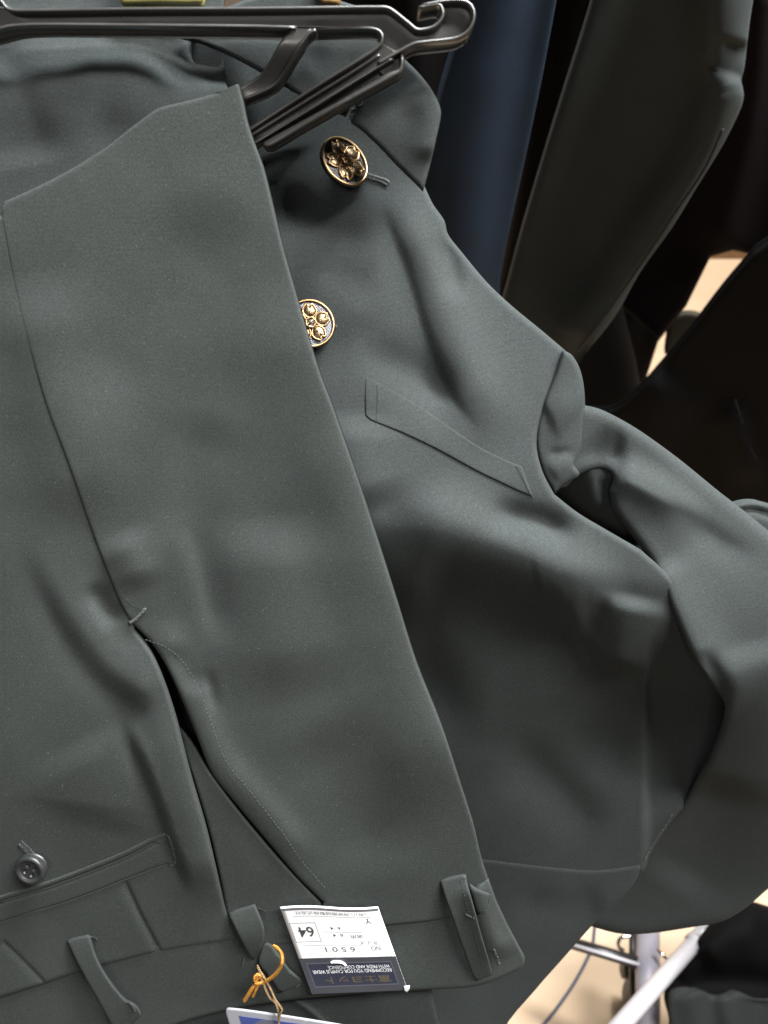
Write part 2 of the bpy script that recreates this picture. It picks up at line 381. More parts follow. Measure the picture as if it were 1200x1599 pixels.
gn = garment("navy_trousers", "navy blue trousers hanging straight behind the jacket collar", "trousers",
    smooth([(742, -60), (716, 60), (690, 150), (672, 230), (655, 330), (650, 520), (780, 520), (782, 430), (800, 340), (822, 240), (845, 130), (862, 40), (880, -60)], True, 5, (0, 5, 6, 12)), W1,
    Folds(0, [([(790, -50), (740, 200), (715, 480)], 7, 40, 40, 0), ([(850, -50), (800, 250), (770, 480)], -6, 20, 20, 0)], 0.8, 11), M_NVY, (760, 500), r=20, drop=5)
W2 = upright(0.60, yaw=-0.10)
charcoal_f = Folds(0, [([(1115, -60), (1120, 60), (1128, 150), (1090, 260), (1010, 380), (930, 520)], 26, 70, 30, 0), ([(985, -60), (960, 150), (900, 400)], -14, 60, 80, 0), ([(1160, 60), (1150, 90), (1140, 130)], -8, 14, 16)], 0.8, 12)
gc = garment("charcoal_jacket", "charcoal grey jacket sleeve with a lit bulging edge, hanging above the black coats", "jacket",
    smooth([(948, -80), (918, 30), (880, 150), (840, 280), (800, 420), (770, 560), (800, 700), (850, 660), (905, 566), (960, 495), (1000, 425), (1050, 355), (1090, 290), (1130, 225), (1157, 170), (1162, 148), (1158, 128), (1163, 105), (1172, 30), (1190, -80)], True, 5, (0, 19)), W2,
    charcoal_f, M_CHA, (850, 640), r=40, drop=12)
stitches("seam_or_shade_line", [(1128, 205), (1102, 262), (1060, 325), (1000, 415), (950, 487), (905, 545)], W2, charcoal_f.plus(0.6), plain("dark_seam", (0.012, 0.012, 0.012), 0.9), gc, 5, 8, 1.2, jit=0.0, kind=None)
W3 = upright(0.74, yaw=0.05)
gb = garment("black_trousers", "black trousers with a thin white thread speck, between navy and charcoal garments", "trousers",
    smooth([(850, -80), (830, 150), (790, 400), (740, 640), (740, 760), (1010, 760), (1000, 600), (960, 400), (960, 100), (990, -80)], True, 5), W3,
    Folds(0, [([(930, -60), (900, 150), (860, 400)], 16, 16, 18, 0), ([(890, -60), (860, 200), (820, 450)], -10, 20, 20, 0)], 0.8, 13), M_BLK, (870, 740))
sp_ = tube3("lint_speck", W3.P([(862, 233), (863, 236), (864, 238)], 0.034), 0.0016, M_WT, gb, 6)
W4 = upright(0.78, yaw=-0.35, x0=0.45)
gm = garment("maroon_coat", "very dark maroon coat hanging at the right edge, above the floor gap", "coat",
    smooth([(1200, -120), (1120, -60), (1090, 150), (1000, 300), (960, 470), (1030, 530), (1072, 478), (1110, 401), (1145, 391), (1176, 398), (1240, 380), (1300, 200), (1300, -100)], True, 4, (2, 3, 4, 5, 6, 7, 8, 9)), W4,
    Folds(0, [([(1190, 0), (1170, 200), (1130, 350)], 16, 24, 30, 0)], 0.8, 14), M_MAR, (1150, 380), r=10, drop=8)
W5 = upright(0.66, yaw=-0.30, x0=0.35)
gk = garment("black_coat", "black coat hanging right of the floor gap, above the jacket sleeve", "coat",
    smooth([(1178, 394), (1128, 452), (1074, 522), (1010, 597), (960, 640), (900, 650), (870, 720), (1000, 840), (1300, 850), (1330, 560), (1260, 360)], True, 4, (0, 3)), W5,
    Folds(0, [([(1140, 620), (1160, 690), (1185, 760)], 10, 8, 20), ([(1060, 580), (1010, 660), (990, 760)], 12, 40, 40)], 0.8, 15), M_BLK, (1150, 800), r=10, drop=8)
stitches("seam_or_shade_line", [(1150, 628), (1158, 655), (1168, 690), (1180, 715)], W5, lambda Q: 8.5 + 0 * Q[:, 0], M_DGR, gk, 6, 9, 0.7, jit=0, kind=None)
W5b = upright(0.86, yaw=-0.15, x0=0.4)
gk2 = garment("black_skirt", "black skirt hanging low behind the charcoal jacket, left of the floor gap", "skirt",
    smooth([(960, 380), (900, 560), (860, 700), (1000, 700), (1008, 596), (1028, 534), (1068, 482), (1050, 400)], True, 4, (4, 5, 6)), W5b,
    Folds(0, [([(980, 420), (950, 640)], 14, 30, 30, 0)], 0.8, 19), M_BLK, (930, 690), r=8, drop=6)
Wd = upright(0.64, yaw=0.1)
gu = garment("dark_coat", "black coat glimpsed behind the hanger end, above the collar tip", "coat",
    smooth([(420, -90), (420, 60), (560, 160), (640, 330), (700, 330), (760, 60), (780, -90)], True, 4), Wd, Folds(0, [([(640, -60), (650, 200)], 14, 30, 30, 0)], 0.8, 17), M_BLK, (650, 300))
Wh = upright(0.84, yaw=-0.2, x0=0.4)
gh = garment("brown_skirt", "greyish brown hem crossing the floor gap between the black coats", "skirt",
    smooth([(1046, 500), (1070, 488), (1094, 492), (1092, 506), (1072, 526), (1052, 548), (1038, 552), (1040, 525)], True, 3), Wh, Folds(0, [], 0.5, 41), cloth("brown_cloth", (0.045, 0.037, 0.026), sheen=0.0), (1030, 570), sp=8, r=8, drop=4, thick=5)
W6 = Plane(G.n, G.c - 0.045)
gf = garment("grey_jacket", "dark grey jacket with a corded edge peeking out at right behind the sleeve", "jacket",
    smooth([(1120, 800), (1148, 787), (1175, 782), (1205, 788), (1240, 800), (1290, 850), (1290, 1000), (1150, 1000), (1090, 860)], True, 5), W6, Folds(0, [([(1130, 808), (1170, 796), (1210, 806), (1250, 825)], -1.6, 4, 4, 0.05)], 0.3, 18), M_JK, (1180, 900), sp=6, r=8, drop=5, thick=5)
W7 = Plane((0.0, 0.0, 1.0), -0.98)
gl = garment("black_bag_cover", "black garment with a dark grey lower part standing at bottom right by the white pipe", "garment",
    smooth([(1170, 1414), (1130, 1434), (1105, 1462), (1078, 1500), (1056, 1530), (1042, 1562), (1050, 1600), (1060, 1680), (1330, 1700), (1330, 1440), (1215, 1424)], True, 5), W7,
    Folds(0, [([(1090, 1500), (1140, 1470), (1200, 1460)], 12, 24, 24), ([(1046, 1550), (1120, 1530), (1240, 1545)], -14, 16, 16, 0.1)], 0.8, 16), M_BLK, (1180, 1640), r=24, drop=14)
panel("lower_part", smooth([(1046, 1552), (1064, 1543), (1092, 1546), (1120, 1556), (1150, 1548), (1185, 1562), (1230, 1552), (1330, 1560), (1330, 1700), (1070, 1700), (1050, 1610)], True, 5), W7, Folds(8, [([(1075, 1545), (1090, 1600), (1100, 1660)], 6, 12, 16, 0.1), ([(1130, 1550), (1140, 1600), (1165, 1660)], 7, 14, 10, 0.1), ([(1185, 1560), (1180, 1620)], -5, 12, 12, 0.1)], 1.2, 44), M_DGR, gl, 10, 8, 2, 4)

# ------------------------------------------------------------------ the jacket
JL = tuple(G.P([(760, 1300)], 0)[0])
jk = thing("school_jacket", "dark grey stand-collar school jacket with two gold flower buttons, behind the trousers", "jacket", JL)
def jstep(Q):
    x, y = Q[:, 0], Q[:, 1]
    h = -9.5 * sst((x - (1008 - 0.01 * (y - 900))) / 13.0) * sst((y - 985) / 130.0)         # front turns away to the side seam
    h += 11.0 * sst((430 - x) / 90.0) * sst((260 - y) / 120.0)
    h += -52.0 * sst((y - 0.22 * (x - 800) - 850) / 330.0) - 14.0 * sst((y - 1120) / 300.0)
    return h
J = Folds(lambda Q: -6.0 + 25.0 * sst((Q[:, 1] - 0.15 * (Q[:, 0] - 700) - 230) / 640.0), [
    ([(395, 250), (425, 340), (455, 430)], -3.2, 40, 34, 0.1),
    ([(420, 300), (480, 345), (540, 375), (595, 385)], -2.4, 24, 34, 0.3),
    ([(450, 430), (520, 460), (585, 520)], 2.4, 30, 40, 0.35),
    ([(586, 300), (612, 360), (636, 420), (665, 520), (700, 610), (760, 690)], -2.7, -18, 34, 0.25),
    ([(600, 285), (640, 360), (690, 480), (740, 600), (800, 700)], 2.6, 30, 44, 0.25),
    ([(545, 560), (590, 560), (650, 590), (720, 640)], -2.6, 26, 20, 0.35),
    ([(690, 355), (706, 420), (716, 480)], -1.5, 10, 14, 0.4),
    ([(560, 640), (560, 720), (590, 800)], 2.6, 40, 45, 0.3),
    ([(748, 800), (800, 806), (850, 818), (905, 850)], -3.4, 15, 14, 0.35),
    ([(600, 790), (700, 820), (800, 862), (900, 905), (985, 900)], 5.0, 34, 46, 0.25),
    ([(640, 930), (740, 960), (850, 985), (905, 955)], -4.6, 44, 46, 0.2),
    ([(610, 880), (650, 1010), (700, 1160)], -4.0, 36, 40, 0.4),
    ([(690, 1100), (800, 1110), (900, 1110), (960, 1140)], 2.0, 40, 40, 0.3),
    ([(780, 1160), (860, 1220), (910, 1280), (945, 1320)], -3.2, 24, 30, 0.3),
    ([(990, 925), (975, 1000), (965, 1060)], 4.0, 40, 28, 0.25),
    ([(920, 1030), (950, 1080), (990, 1090), (1010, 1040)], -2.0, 24, 30, 0.3),
    ([(950, 930), (930, 960), (915, 1000)], -1.4, 9, 12, 0.4),
    ([(865, 1070), (930, 1150), (1000, 1180)], -2.6, 34, 34, 0.3),
], 0.35, 21, extra=jstep)
# right-hand front, mostly under the trousers (upper left of the picture)
JR = Folds(lambda Q: 24.0 - 19.0 * sst((190 - Q[:, 1]) / 200.0) - 9.0 * sst((Q[:, 0] - 190) / 120.0) * sst((220 - Q[:, 1]) / 100.0), [
    ([(-20, 60), (10, 110), (45, 190), (60, 260)], -2.6, 24, 60, 0.2),
    ([(90, 100), (180, 120), (290, 105)], 1.6, 34, 40, 0.3),
    ([(120, 190), (210, 205), (300, 185)], -1.5, 30, 34, 0.3),
    ([(290, 70), (330, 95), (360, 120)], -1.6, 8, 20, 0.3),
], 0.4, 22)
panel("front_panel", [(-80, -80), (360, -80), (345, 50), (352, 122), (362, 160), (360, 330), (250, 430), (-80, 460)], G, JR, M_JK, jk, 7, 4, 1)
jout = smooth([(300, 44), (352, 62), (408, 90), (490, 132), (560, 166), (600, 202), (640, 245), (662, 288), (676, 318), (694, 344), (700, 366), (720, 392), (760, 440), (800, 478), (845, 515), (884, 548),
               (868, 590), (848, 640), (838, 690), (847, 735), (866, 772), (903, 801), (950, 829), (1000, 858), (1050, 905), (1090, 975), (1120, 1035), (1175, 1105), (1165, 1180), (1085, 1248), (1046, 1286), (1013, 1338), (1003, 1362), (880, 1375), (700, 1365), (560, 1340), (420, 900), (340, 500), (300, 200)], True, 4, (0, 15, 20, 23, 27, 31))
panel("front_panel", jout, G, J, M_JK, jk, 6, 7, 3.0, 1.0)
BKJ = Folds(-110, [([(900, 900), (1060, 1300)], 3, 60, 60)], 0.5, 29)
panel("back_panel", [(640, 700), (900, 700), (1060, 860), (1250, 1050), (1190, 1300), (1000, 1410), (900, 1440), (640, 1400)], G, BKJ, M_JK, jk, 9, 8, 3)
# hem piece below the stitched line
HEM = Folds(lambda Q: J(Q) + 1.2 - 5.0 * sst((Q[:, 1] - 1380) / 170.0), [([(800, 1400), (880, 1420), (950, 1400)], -1.5, 20, 26)], 0.2, 23)
panel("hem_panel", smooth([(560, 1330), (700, 1336), (756, 1341), (850, 1352), (930, 1358), (1004, 1349), (985, 1388), (930, 1440), (880, 1496), (836, 1546), (785, 1612), (770, 1700), (500, 1700)], True, 4, (0, 5, 11, 12)), G, HEM, M_JK, jk, 6, 6, 2.4)
stitches("stitching", [(1008, 1340), (1018, 1322), (1030, 1304), (1042, 1286), (1050, 1272)], G, J.plus(2.0), M_TG, jk, 9, 7, 0.25)
# chest pocket
wel = [(570, 589), (574, 588), (602, 604), (650, 630), (700, 664), (750, 698), (800, 722), (815, 728), (828, 764), (832, 776), (800, 762), (740, 733), (680, 700), (620, 672), (580, 656), (571, 648)]
WEL = lambda Q: J(Q) + 0.22 + 0.5 * sst(seg_dist(Q, [(574, 588), (602, 604), (650, 630), (700, 664), (750, 698), (800, 722)])[0] / 36.0)
panel("chest_pocket_welt", smooth(wel, True, 3, (0, 1, 7, 9, 15)), G, WEL, M_JK, jk, 6, 2.5, 0.6, 0.5)
stitches("stitching", [(590, 600), (590, 625), (588, 655)], G, J.plus(0.85), M_TH, jk, 4, 2.6, 0.12)
stitches("stitching", [(808, 726), (815, 742), (824, 762), (834, 777)], G, J.plus(0.85), M_TH, jk, 4, 2.6, 0.13)
# sleeve
SL = Folds(lambda Q: 7.0 + 7.0 * sst((Q[:, 1] - 700) / 260.0) - 4.0 * sst((Q[:, 0] - 1040) / 160.0) * sst((1000 - Q[:, 1]) / 200.0) - 100.0 * sst((Q[:, 1] - 1010) / 450.0), [
    ([(910, 690), (940, 708), (985, 712)], -2.4, 26, 20, 0.35),
    ([(930, 742), (985, 745), (1040, 775), (1110, 830)], 3.0, 16, 26, 0.3),
    ([(1000, 770), (1060, 800), (1130, 850), (1200, 880)], -1.2, 12, 18, 0.35),
    ([(1010, 880), (1050, 960), (1100, 1045), (1150, 1120)], 4.0, 34, 55, 0.15),
    ([(1090, 1015), (1116, 1058), (1140, 1110)], -2.6, 12, -9, 0.3),
    ([(944, 738), (985, 752), (1030, 776), (1075, 800)], 1.2, -8, 14, 0.35),
    ([(1160, 1000), (1190, 1120), (1180, 1260)], 3.0, 50, 60, 0.2),
    ([(1040, 1390), (1090, 1300), (1130, 1200)], -3.5, 40, 50, 0.25),
], 0.4, 24)
sl_out = smooth([(908, 632), (935, 638), (965, 652), (1002, 674), (1060, 716), (1120, 765), (1160, 796), (1215, 842), (1290, 920), (1310, 1150), (1290, 1330), (1205, 1384), (1165, 1418), (1128, 1439), (1080, 1448), (1010, 1458), (962, 1457), (904, 1440), (956, 1386), (990, 1330), (1040, 1284), (1063, 1260), (1108, 1180), (1133, 1104), (1105, 1060), (1078, 1020), (1052, 960), (1031, 905), (1006, 862), (980, 826), (958, 796), (951, 768), (956, 744), (936, 733), (905, 742), (876, 764), (850, 740), (880, 680)], True, 4, (0, 17, 22, 31))
panel("sleeve", sl_out, G, SL, M_JK, jk, 6, 14, 4.5, 1.0)
UF = Folds(lambda Q: -16.0 + 19.0 * sst((Q[:, 0] - 868 + 0.35 * (780 - Q[:, 1])) / 75.0) * sst((850 - Q[:, 1]) / 70.0), [([(948, 745), (950, 775), (960, 800)], -2.0, 6, 8, 0.2)], 0.2, 25)
panel("sleeve_underfold", smooth([(850, 765), (880, 750), (930, 725), (970, 740), (985, 800), (1030, 880), (1010, 890), (940, 850), (880, 810)], True, 4), G, UF, M_JK, jk, 6, 4, 1)
CAP = Folds(lambda Q: 9.5 - 2.5 * sst((Q[:, 0] - 868) / 55.0), [([(852, 705), (875, 706), (896, 699)], -0.7, 4, 8, 0.4), ([(858, 745), (880, 730), (902, 718)], 0.8, 14, 12, 0.3), ([(850, 650), (880, 640), (905, 650)], 1.0, 24, 24)], 0.2, 26)
cap_out = smooth([(880, 547), (893, 554), (905, 574), (912, 602), (914, 640), (912, 690), (906, 712), (897, 726), (905, 742), (880, 758), (866, 772), (846, 737), (836, 690), (845, 640), (866, 588)], True, 4, (0, 7, 10))
panel("sleeve_cap", cap_out, G, CAP, M_JK, jk, 5, 7, 3.2, 1.0)
# collar: two ends of the stand collar meeting at the hook
CO = Folds(15, [([(640, 130), (672, 180), (668, 260)], 2.0, 20, 20), ([(590, 190), (640, 230), (665, 260)], 1.2, 30, 30)], 0.2, 27)
panel("collar", smooth([(556, 160), (572, 120), (610, 80), (640, 100), (668, 131), (684, 158), (689, 178), (682, 215), (671, 262), (661, 299), (648, 285), (620, 258), (590, 226), (566, 204), (548, 191)], True, 4, (0, 9, 14)), G, CO, M_JK, jk, 5, 6, 2.4, 1.4)
CL = Folds(12.5, [([(330, 60), (440, 110), (540, 170)], 1.0, 30, 30)], 0.25, 28)
panel("collar", smooth([(283, 60), (300, 40), (420, -10), (560, 10), (640, 70), (600, 100), (570, 135), (552, 160), (540, 182), (470, 149), (400, 108), (350, 82), (310, 66)], True, 4, (0, 4, 8)), G, CL, M_JK, jk, 6, 5, 2.2, 1.4)
stitches("stitching", [(548, 186), (552, 172), (557, 160), (566, 152)], G, 15.5, M_TH, jk, 3.2, 7, 0.3, slant=1.1)
tube("collar_hook", [(563, 155), (566, 160), (561, 164), (559, 158)], G, 16.0, 0.35, M_CR, jk, 6)
# strip above the hanger: the jacket's own back and shoulder
# buttonholes
def buttonhole(px):
    panel("buttonhole", strip(smooth(px, n=5), 2.6), G, J.plus(0.35), M_TH, jk, 4, 1.2, 0.2, 0.4)
    for sgn in (1, -1):
        p = smooth(px, n=5); t = np.gradient(p, axis=0); t /= np.hypot(t[:, 0], t[:, 1])[:, None]
        stitches("stitching", p + sgn * 2.8 * np.stack([-t[:, 1], t[:, 0]], 1), G, J.plus(0.45), M_TH if sgn > 0 else M_TG, jk, 2.4, 4.0, 0.14, slant=1.45)
buttonhole([(566, 272), (585, 278), (600, 283), (606, 287)])
buttonhole([(504, 503), (516, 507), (524, 513)])

# gold flower buttons
def local_mesh(name, vf, mat, parent, Mx):
    v, f = vf; W = (np.asarray(v) @ np.array(Mx.to_3x3()).T) + np.array(Mx.translation)
    return link_mesh(name, W, f, mat, parent)
def lathe(prof, n=48):
    V, F = [], []
    for r, z in prof:
        for k in range(n): V.append((r * math.cos(6.283185 * k / n), r * math.sin(6.283185 * k / n), z))
    for i in range(len(prof) - 1):
        for k in range(n): F.append((i * n + k, i * n + (k + 1) % n, (i + 1) * n + (k + 1) % n, (i + 1) * n + k))
    F.append(tuple(range(n))[::-1]); F.append(tuple((len(prof) - 1) * n + k for k in range(n)))
    return np.array(V, float), F
def dome(outline, z0, hz, rings=6):
    o = np.asarray(outline, float); c = o.mean(0); V, F = [], []; n = len(o)
    for i in range(rings):
        t = i / rings
        for p in o: q = c + (p - c) * (1 - t); V.append((q[0], q[1], z0 + hz * math.sqrt(1 - (1 - t) ** 2)))
    V.append((c[0], c[1], z0 + hz))
    for i in range(rings - 1):
        for k in range(n): F.append((i * n + k, i * n + (k + 1) % n, (i + 1) * n + (k + 1) % n, (i + 1) * n + k))
    for k in range(n): F.append(((rings - 1) * n + k, (rings - 1) * n + (k + 1) % n, len(V) - 1))
    return np.array(V, float), F
def frame_at(P, ncam, spin):
    n = Vector(R @ (np.array(ncam) / np.linalg.norm(ncam))); up = Vector(R @ np.array([math.sin(spin), math.cos(spin), 0.0])); up = (up - n * up.dot(n)).normalized()
    x = up.cross(n); M = Matrix.Identity(4)
    for i in range(3): M[i][0], M[i][1], M[i][2], M[i][3] = x[i], up[i], n[i], P[i]
    return M
m_, N_, L_, B_2 = mat_new("engraved_dark_metal")
tc = N_.new("ShaderNodeTexCoord"); wv = N_.new("ShaderNodeTexWave"); wv.inputs["Scale"].default_value = 620; wv.bands_direction = 'DIAGONAL'
L_.new(tc.outputs["Object"], wv.inputs["Vector"]); bp = N_.new("ShaderNodeBump"); bp.inputs["Strength"].default_value = 0.5; bp.inputs["Distance"].default_value = 0.0002
L_.new(wv.outputs["Fac"], bp.inputs["Height"]); L_.new(bp.outputs[0], B_2.inputs["Normal"])
B_2.inputs["Base Color"].default_value = (0.035, 0.034, 0.038, 1); B_2.inputs["Metallic"].default_value = 0.9; B_2.inputs["Roughness"].default_value = 0.24
M_EG = m_
def gold_button(px, h, ncam, spin, Rm):
    P = G.P([px], h / 1000.0)[0]; M = frame_at(P, ncam, spin); s = Rm / 1000.0
    b = local_mesh("button", lathe([(0.30*s, -0.42*s), (0.80*s, -0.36*s), (1.0*s, -0.16*s), (1.0*s, -0.02*s), (0.93*s, 0.0), (0.85*s, -0.02*s), (0.5*s, 0.05*s), (0.01*s, 0.08*s)]), M_EG, jk, M)
    ring = [(0.955*s*math.cos(t), 0.955*s*math.sin(t), 0.0) for t in np.linspace(0, 6.283185, 72, endpoint=False)]
    local_mesh("rim", tube_pts(ring, 0.062*s, 10, True), M_GD, b, M)
    for k in range(5):
        an = 6.283185 * k / 5; c, sn = math.cos(an), math.sin(an)
        base = smooth([(0.0, 0.22), (0.14, 0.27), (0.265, 0.42), (0.27, 0.58), (0.13, 0.80), (0.0, 0.68), (-0.13, 0.80), (-0.27, 0.58), (-0.265, 0.42), (-0.14, 0.27)], True, 4, (4, 5, 6))
        rot = np.stack([base[:, 0] * c - base[:, 1] * sn, base[:, 0] * sn + base[:, 1] * c], 1) * s
        pt = local_mesh("petal", dome(rot * 0.985, 0.03*s, 0.09*s), M_PT, b, M)
        edge = np.column_stack([rot, np.full(len(rot), 0.065*s)])
        v1 = tube_pts(edge, 0.040*s, 7, True)
        vein = [np.array([x * c - y * sn, x * sn + y * c, z / 1]) * s for x, y, z in ((0.0, 0.26, 0.12), (0.02, 0.36, 0.165), (0.0, 0.47, 0.175))]
        v2 = tube_pts(vein, 0.020*s, 6); v3 = tube_pts([np.array([(x+0.06) * c - y * sn, (x+0.06) * sn + y * c, z]) * s for x, y, z in ((0.0, 0.29, 0.12), (0.02, 0.40, 0.165))], 0.015*s, 6)
        local_mesh("petal_edge", merge([v1, v2, v3]), M_GD, b, M)
    hub = [np.array([0.20*math.cos(t)*(1+.08*math.cos(5*t)), 0.20*math.sin(t)*(1+.08*math.cos(5*t)), 0.17]) * s for t in np.linspace(0, 6.283185, 30, endpoint=False)]
    bar = tube_pts(np.array([(-0.02, -0.19, 0.19), (0.0, 0.0, 0.20), (0.02, 0.19, 0.19)]) * s, 0.034*s, 7)
    bar2 = tube_pts(np.array([(-0.19, 0.02, 0.18), (0.0, 0.0, 0.19), (0.19, -0.02, 0.18)]) * s, 0.022*s, 7)
    local_mesh("flower_center", merge([tube_pts(hub, 0.042*s, 8, True), bar, bar2]), M_GD, b, M)
    return b
gold_button((539, 252), float(J(np.array([[539., 252.]]))[0]) + 8.0, (0.54, 0.20, 0.86), 3.25, 11.1)
gold_button((485, 505), float(J(np.array([[485., 505.]]))[0]) + 4.6, (0.22, 0.05, 0.97), 3.7, 10.6)

# ------------------------------------------------------------------ the trousers, folded over the hanger
TLc = tuple(G.P([(420, 1500)], 0)[0])
tr = thing("school_trousers", "dark grey school trousers folded over the hanger, waistband with tags at the bottom", "trousers", TLc)
T = Folds(30, [
    ([(440, 420), (530, 720), (620, 1000), (705, 1280)], 2.0, 34, 60, 0.15),
    ([(370, 300), (270, 450), (185, 570), (145, 690)], -1.5, 50, 50, 0.3),
    ([(330, 640), (300, 760), (296, 860)], -0.9, 40, 36, 0.3),
    ([(520, 640), (540, 800), (600, 960)], 0.8, 40, 40, 0.3),
    ([(296, 800), (318, 880), (336, 960), (338, 1020)], -1.2, 26, 14, 0.3),
    ([(322, 1040), (330, 1080), (336, 1120)], -0.8, 7, 5, 0.4),
    ([(262, 1000), (285, 1040), (318, 1090)], -1.2, 14, 12, 0.35),
    ([(180, 830), (205, 880), (222, 925)], 1.6, 24, 26, 0.35),
    ([(420, 800), (430, 950), (460, 1100)], 2.4, 60, 60, 0.3),
    ([(480, 1120), (560, 1260), (600, 1380)], -2.0, 60, 60, 0.3),
    ([(40, 420), (90, 640), (140, 840)], 2.0, 60, 46, 0.25),
    ([(240, 960), (275, 1030), (312, 1120), (345, 1190), (420, 1275), (490, 1360)], 1.6, 18, 22, 0.15),
], 0.45, 31, extra=lambda Q: -10.0 * sst((260 - Q[:, 1] - 0.35 * (Q[:, 0] - 200)) / 200.0) * sst((300 - Q[:, 0]) / 300.0) * 0.5 - 9.0 * sst((Q[:, 1] - 1130) / 400.0))
lo_seam = [(5, 345), (25, 450), (46, 540), (75, 640), (106, 722), (140, 820), (170, 900), (190, 945), (206, 973)]
slit = [(206, 973), (238, 1006), (262, 1044), (284, 1092), (306, 1145), (330, 1205), (368, 1254), (420, 1316), (466, 1370), (505, 1408)]
right = [(372, 131), (378, 152), (386, 190), (395, 218), (411, 262), (425, 318), (441, 385), (460, 452), (481, 525), (500, 585), (521, 640), (561, 755), (592, 850), (622, 945), (652, 1040), (690, 1135), (716, 1215), (740, 1290), (753, 1345), (766, 1385), (776, 1410)]
top = [(5, 316), (60, 291), (110, 265), (165, 231), (200, 203), (232, 179), (250, 168), (300, 156), (340, 145)]
wb_top = [(-90, 1592), (0, 1560), (60, 1541), (120, 1521), (190, 1502), (250, 1488), (360, 1471), (450, 1460), (600, 1445), (690, 1435), (735, 1415), (764, 1384)]
# back panel (left) runs on under the front panel
V1 = [(188, 1105), (205, 1150), (228, 1205), (250, 1262), (268, 1315), (288, 1365), (300, 1400)]
V0 = [(28, 830), (70, 913), (110, 985), (160, 1050), (205, 1088), (246, 1114)]
def vstep(Q):
    h = 0
    for path, amp, wd, reach, ta, tb in ((V0, 3.4, 42.0, 60.0, 0.45, 0.14), (V1, 3.8, 24.0, 46.0, 0.30, 0.16)):
        d, s, f = seg_dist(Q, smooth(path, n=5)); tp = sst(f / ta) * sst((1 - f) / tb)
        k = sst((-s * d + wd * 0.45) / wd)
        fade = sst((seg_dist(Q, smooth(lo_seam, n=4))[0] - 4) / 50.0)
        h = h + fade * amp * k * np.exp(-np.maximum(0, -s * d) / reach) * tp - 0.9 * np.exp(-0.5 * ((s * d - wd * 0.4) / (wd * 0.45)) ** 2) * tp
    return h
BKf = Folds(lambda Q: T(Q) - 0.10 - 0.75 * sst((Q[:, 1] - 450) / 380.0), [
    ([(195, 1374), (206, 1398), (220, 1428), (236, 1458), (251, 1488)], -0.55, 2.0, 5.0, 0.04), ([(4, 1468), (35, 1498), (72, 1536)], -0.4, 2.0, 5.0, 0.04),
    ([(140, 905), (165, 950), (195, 975)], -1.6, 12, 14, 0.35),
    ([(190, 1000), (235, 1080), (280, 1210), (315, 1330), (340, 1430)], 2.0, 26, 26, 0.2),
    ([(120, 1150), (160, 1230), (150, 1300)], 1.6, 60, 60, 0.3),
], 0.25, 32, extra=vstep)
back_edge = [(206, 975), (236, 1016), (258, 1066), (275, 1118), (287, 1165), (300, 1215), (322, 1290), (340, 1365), (352, 1410), (366, 1450)]
bk_out = np.vstack([[(-90, 350)], [(40, 330)], np.array(lo_seam[1:]) + [26, 0], smooth(back_edge[:-1], n=4), [(362, 1442), (372, 1469)], smooth(wb_top[:7], n=4)[::-1]])
bk_out[len(lo_seam) + 1] = (212, 968)
bkfree = [(40, 330)] + [(x + 26, y) for x, y in lo_seam[1:-1]]
panel("back_panel", bk_out, G, BKf, M_TR, tr, 6, 6, 3.2, 0.9, lines=[(V1, 5), ([(195, 1374), (206, 1398), (220, 1428), (236, 1458), (251, 1488)], 1.6), ([(4, 1468), (35, 1498), (72, 1536)], 1.6)], free=bkfree)
M_BAG = cloth("pocket_shade_lining", (0.010, 0.0115, 0.0115), sheen=0.0)  # near-black colour carries the shade inside the pocket opening
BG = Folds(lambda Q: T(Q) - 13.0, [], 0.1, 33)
panel("pocket_shade_bag", smooth([(188, 935), (262, 1000), (300, 1090), (350, 1190), (450, 1310), (540, 1430), (420, 1462), (340, 1470), (310, 1360), (270, 1200), (236, 1090)], True, 4), G, BG, M_BAG, tr, 8, 3, 0.6)  # dark sheet set behind the slits so the gaps look shaded
PF = Folds(lambda Q: T(Q) - 1.1 - 4.0 * sst((1215 - Q[:, 1]) / 80.0), [([(300, 1190), (356, 1300), (420, 1400)], 0.6, 24, 30, 0.2)], 0.1, 33)
panel("pocket_facing", smooth([(281, 1136), (301, 1160), (328, 1205), (365, 1256), (417, 1319), (463, 1370), (503, 1411), (507, 1475), (364, 1480), (354, 1424), (344, 1370), (326, 1294), (303, 1218), (288, 1172)], True, 4, (0, 6, 7, 8)), G, PF, M_TR, tr, 6, 4, 1.6)
fr_out = np.vstack([smooth(top, n=4)[:-1], smooth(right[:-1], n=4)[:-1], smooth([(505, 1454), (600, 1445), (690, 1435), (735, 1415), (764, 1385)], n=4)[::-1], smooth(slit, n=4)[::-1], np.array(smooth(lo_seam, n=4))[::-1][1:]])
panel("front_panel", fr_out, G, T, M_TR, tr, 6, 10, 5.0, 1.0, free=None) if False else None
def fr_h(Q):
    dl = seg_dist(Q, smooth(lo_seam, n=4))[0]; ds = seg_dist(Q, smooth(slit, n=4))[0]
    dr = seg_dist(Q, smooth(right, n=4))[0]; dt = seg_dist(Q, smooth(top, n=4))[0]
    rnd = lambda d, r: 1 - np.sqrt(np.clip(1 - (1 - np.clip(d / r, 0, 1)) ** 2, 0, 1))
    dw = seg_dist(Q, smooth(wb_top, n=4))[0]
    return T(Q) - 0.6 * rnd(dw, 4.0) - (0.10 + 0.9 * sst((Q[:, 1] - 450) / 380.0)) * rnd(dl, 4.0) - 1.2 * rnd(ds, 7.0) - 0.8 * rnd(dr, 4.0) - 1.0 * rnd(dt, 4.0)
panel("front_panel", fr_out, G, fr_h, M_TR, tr, 6, 6, 0.0, 6.0)
# leg's other half at the far left, above the back panel's top
topl = [(-90, 352), (-40, 338), (5, 317)]
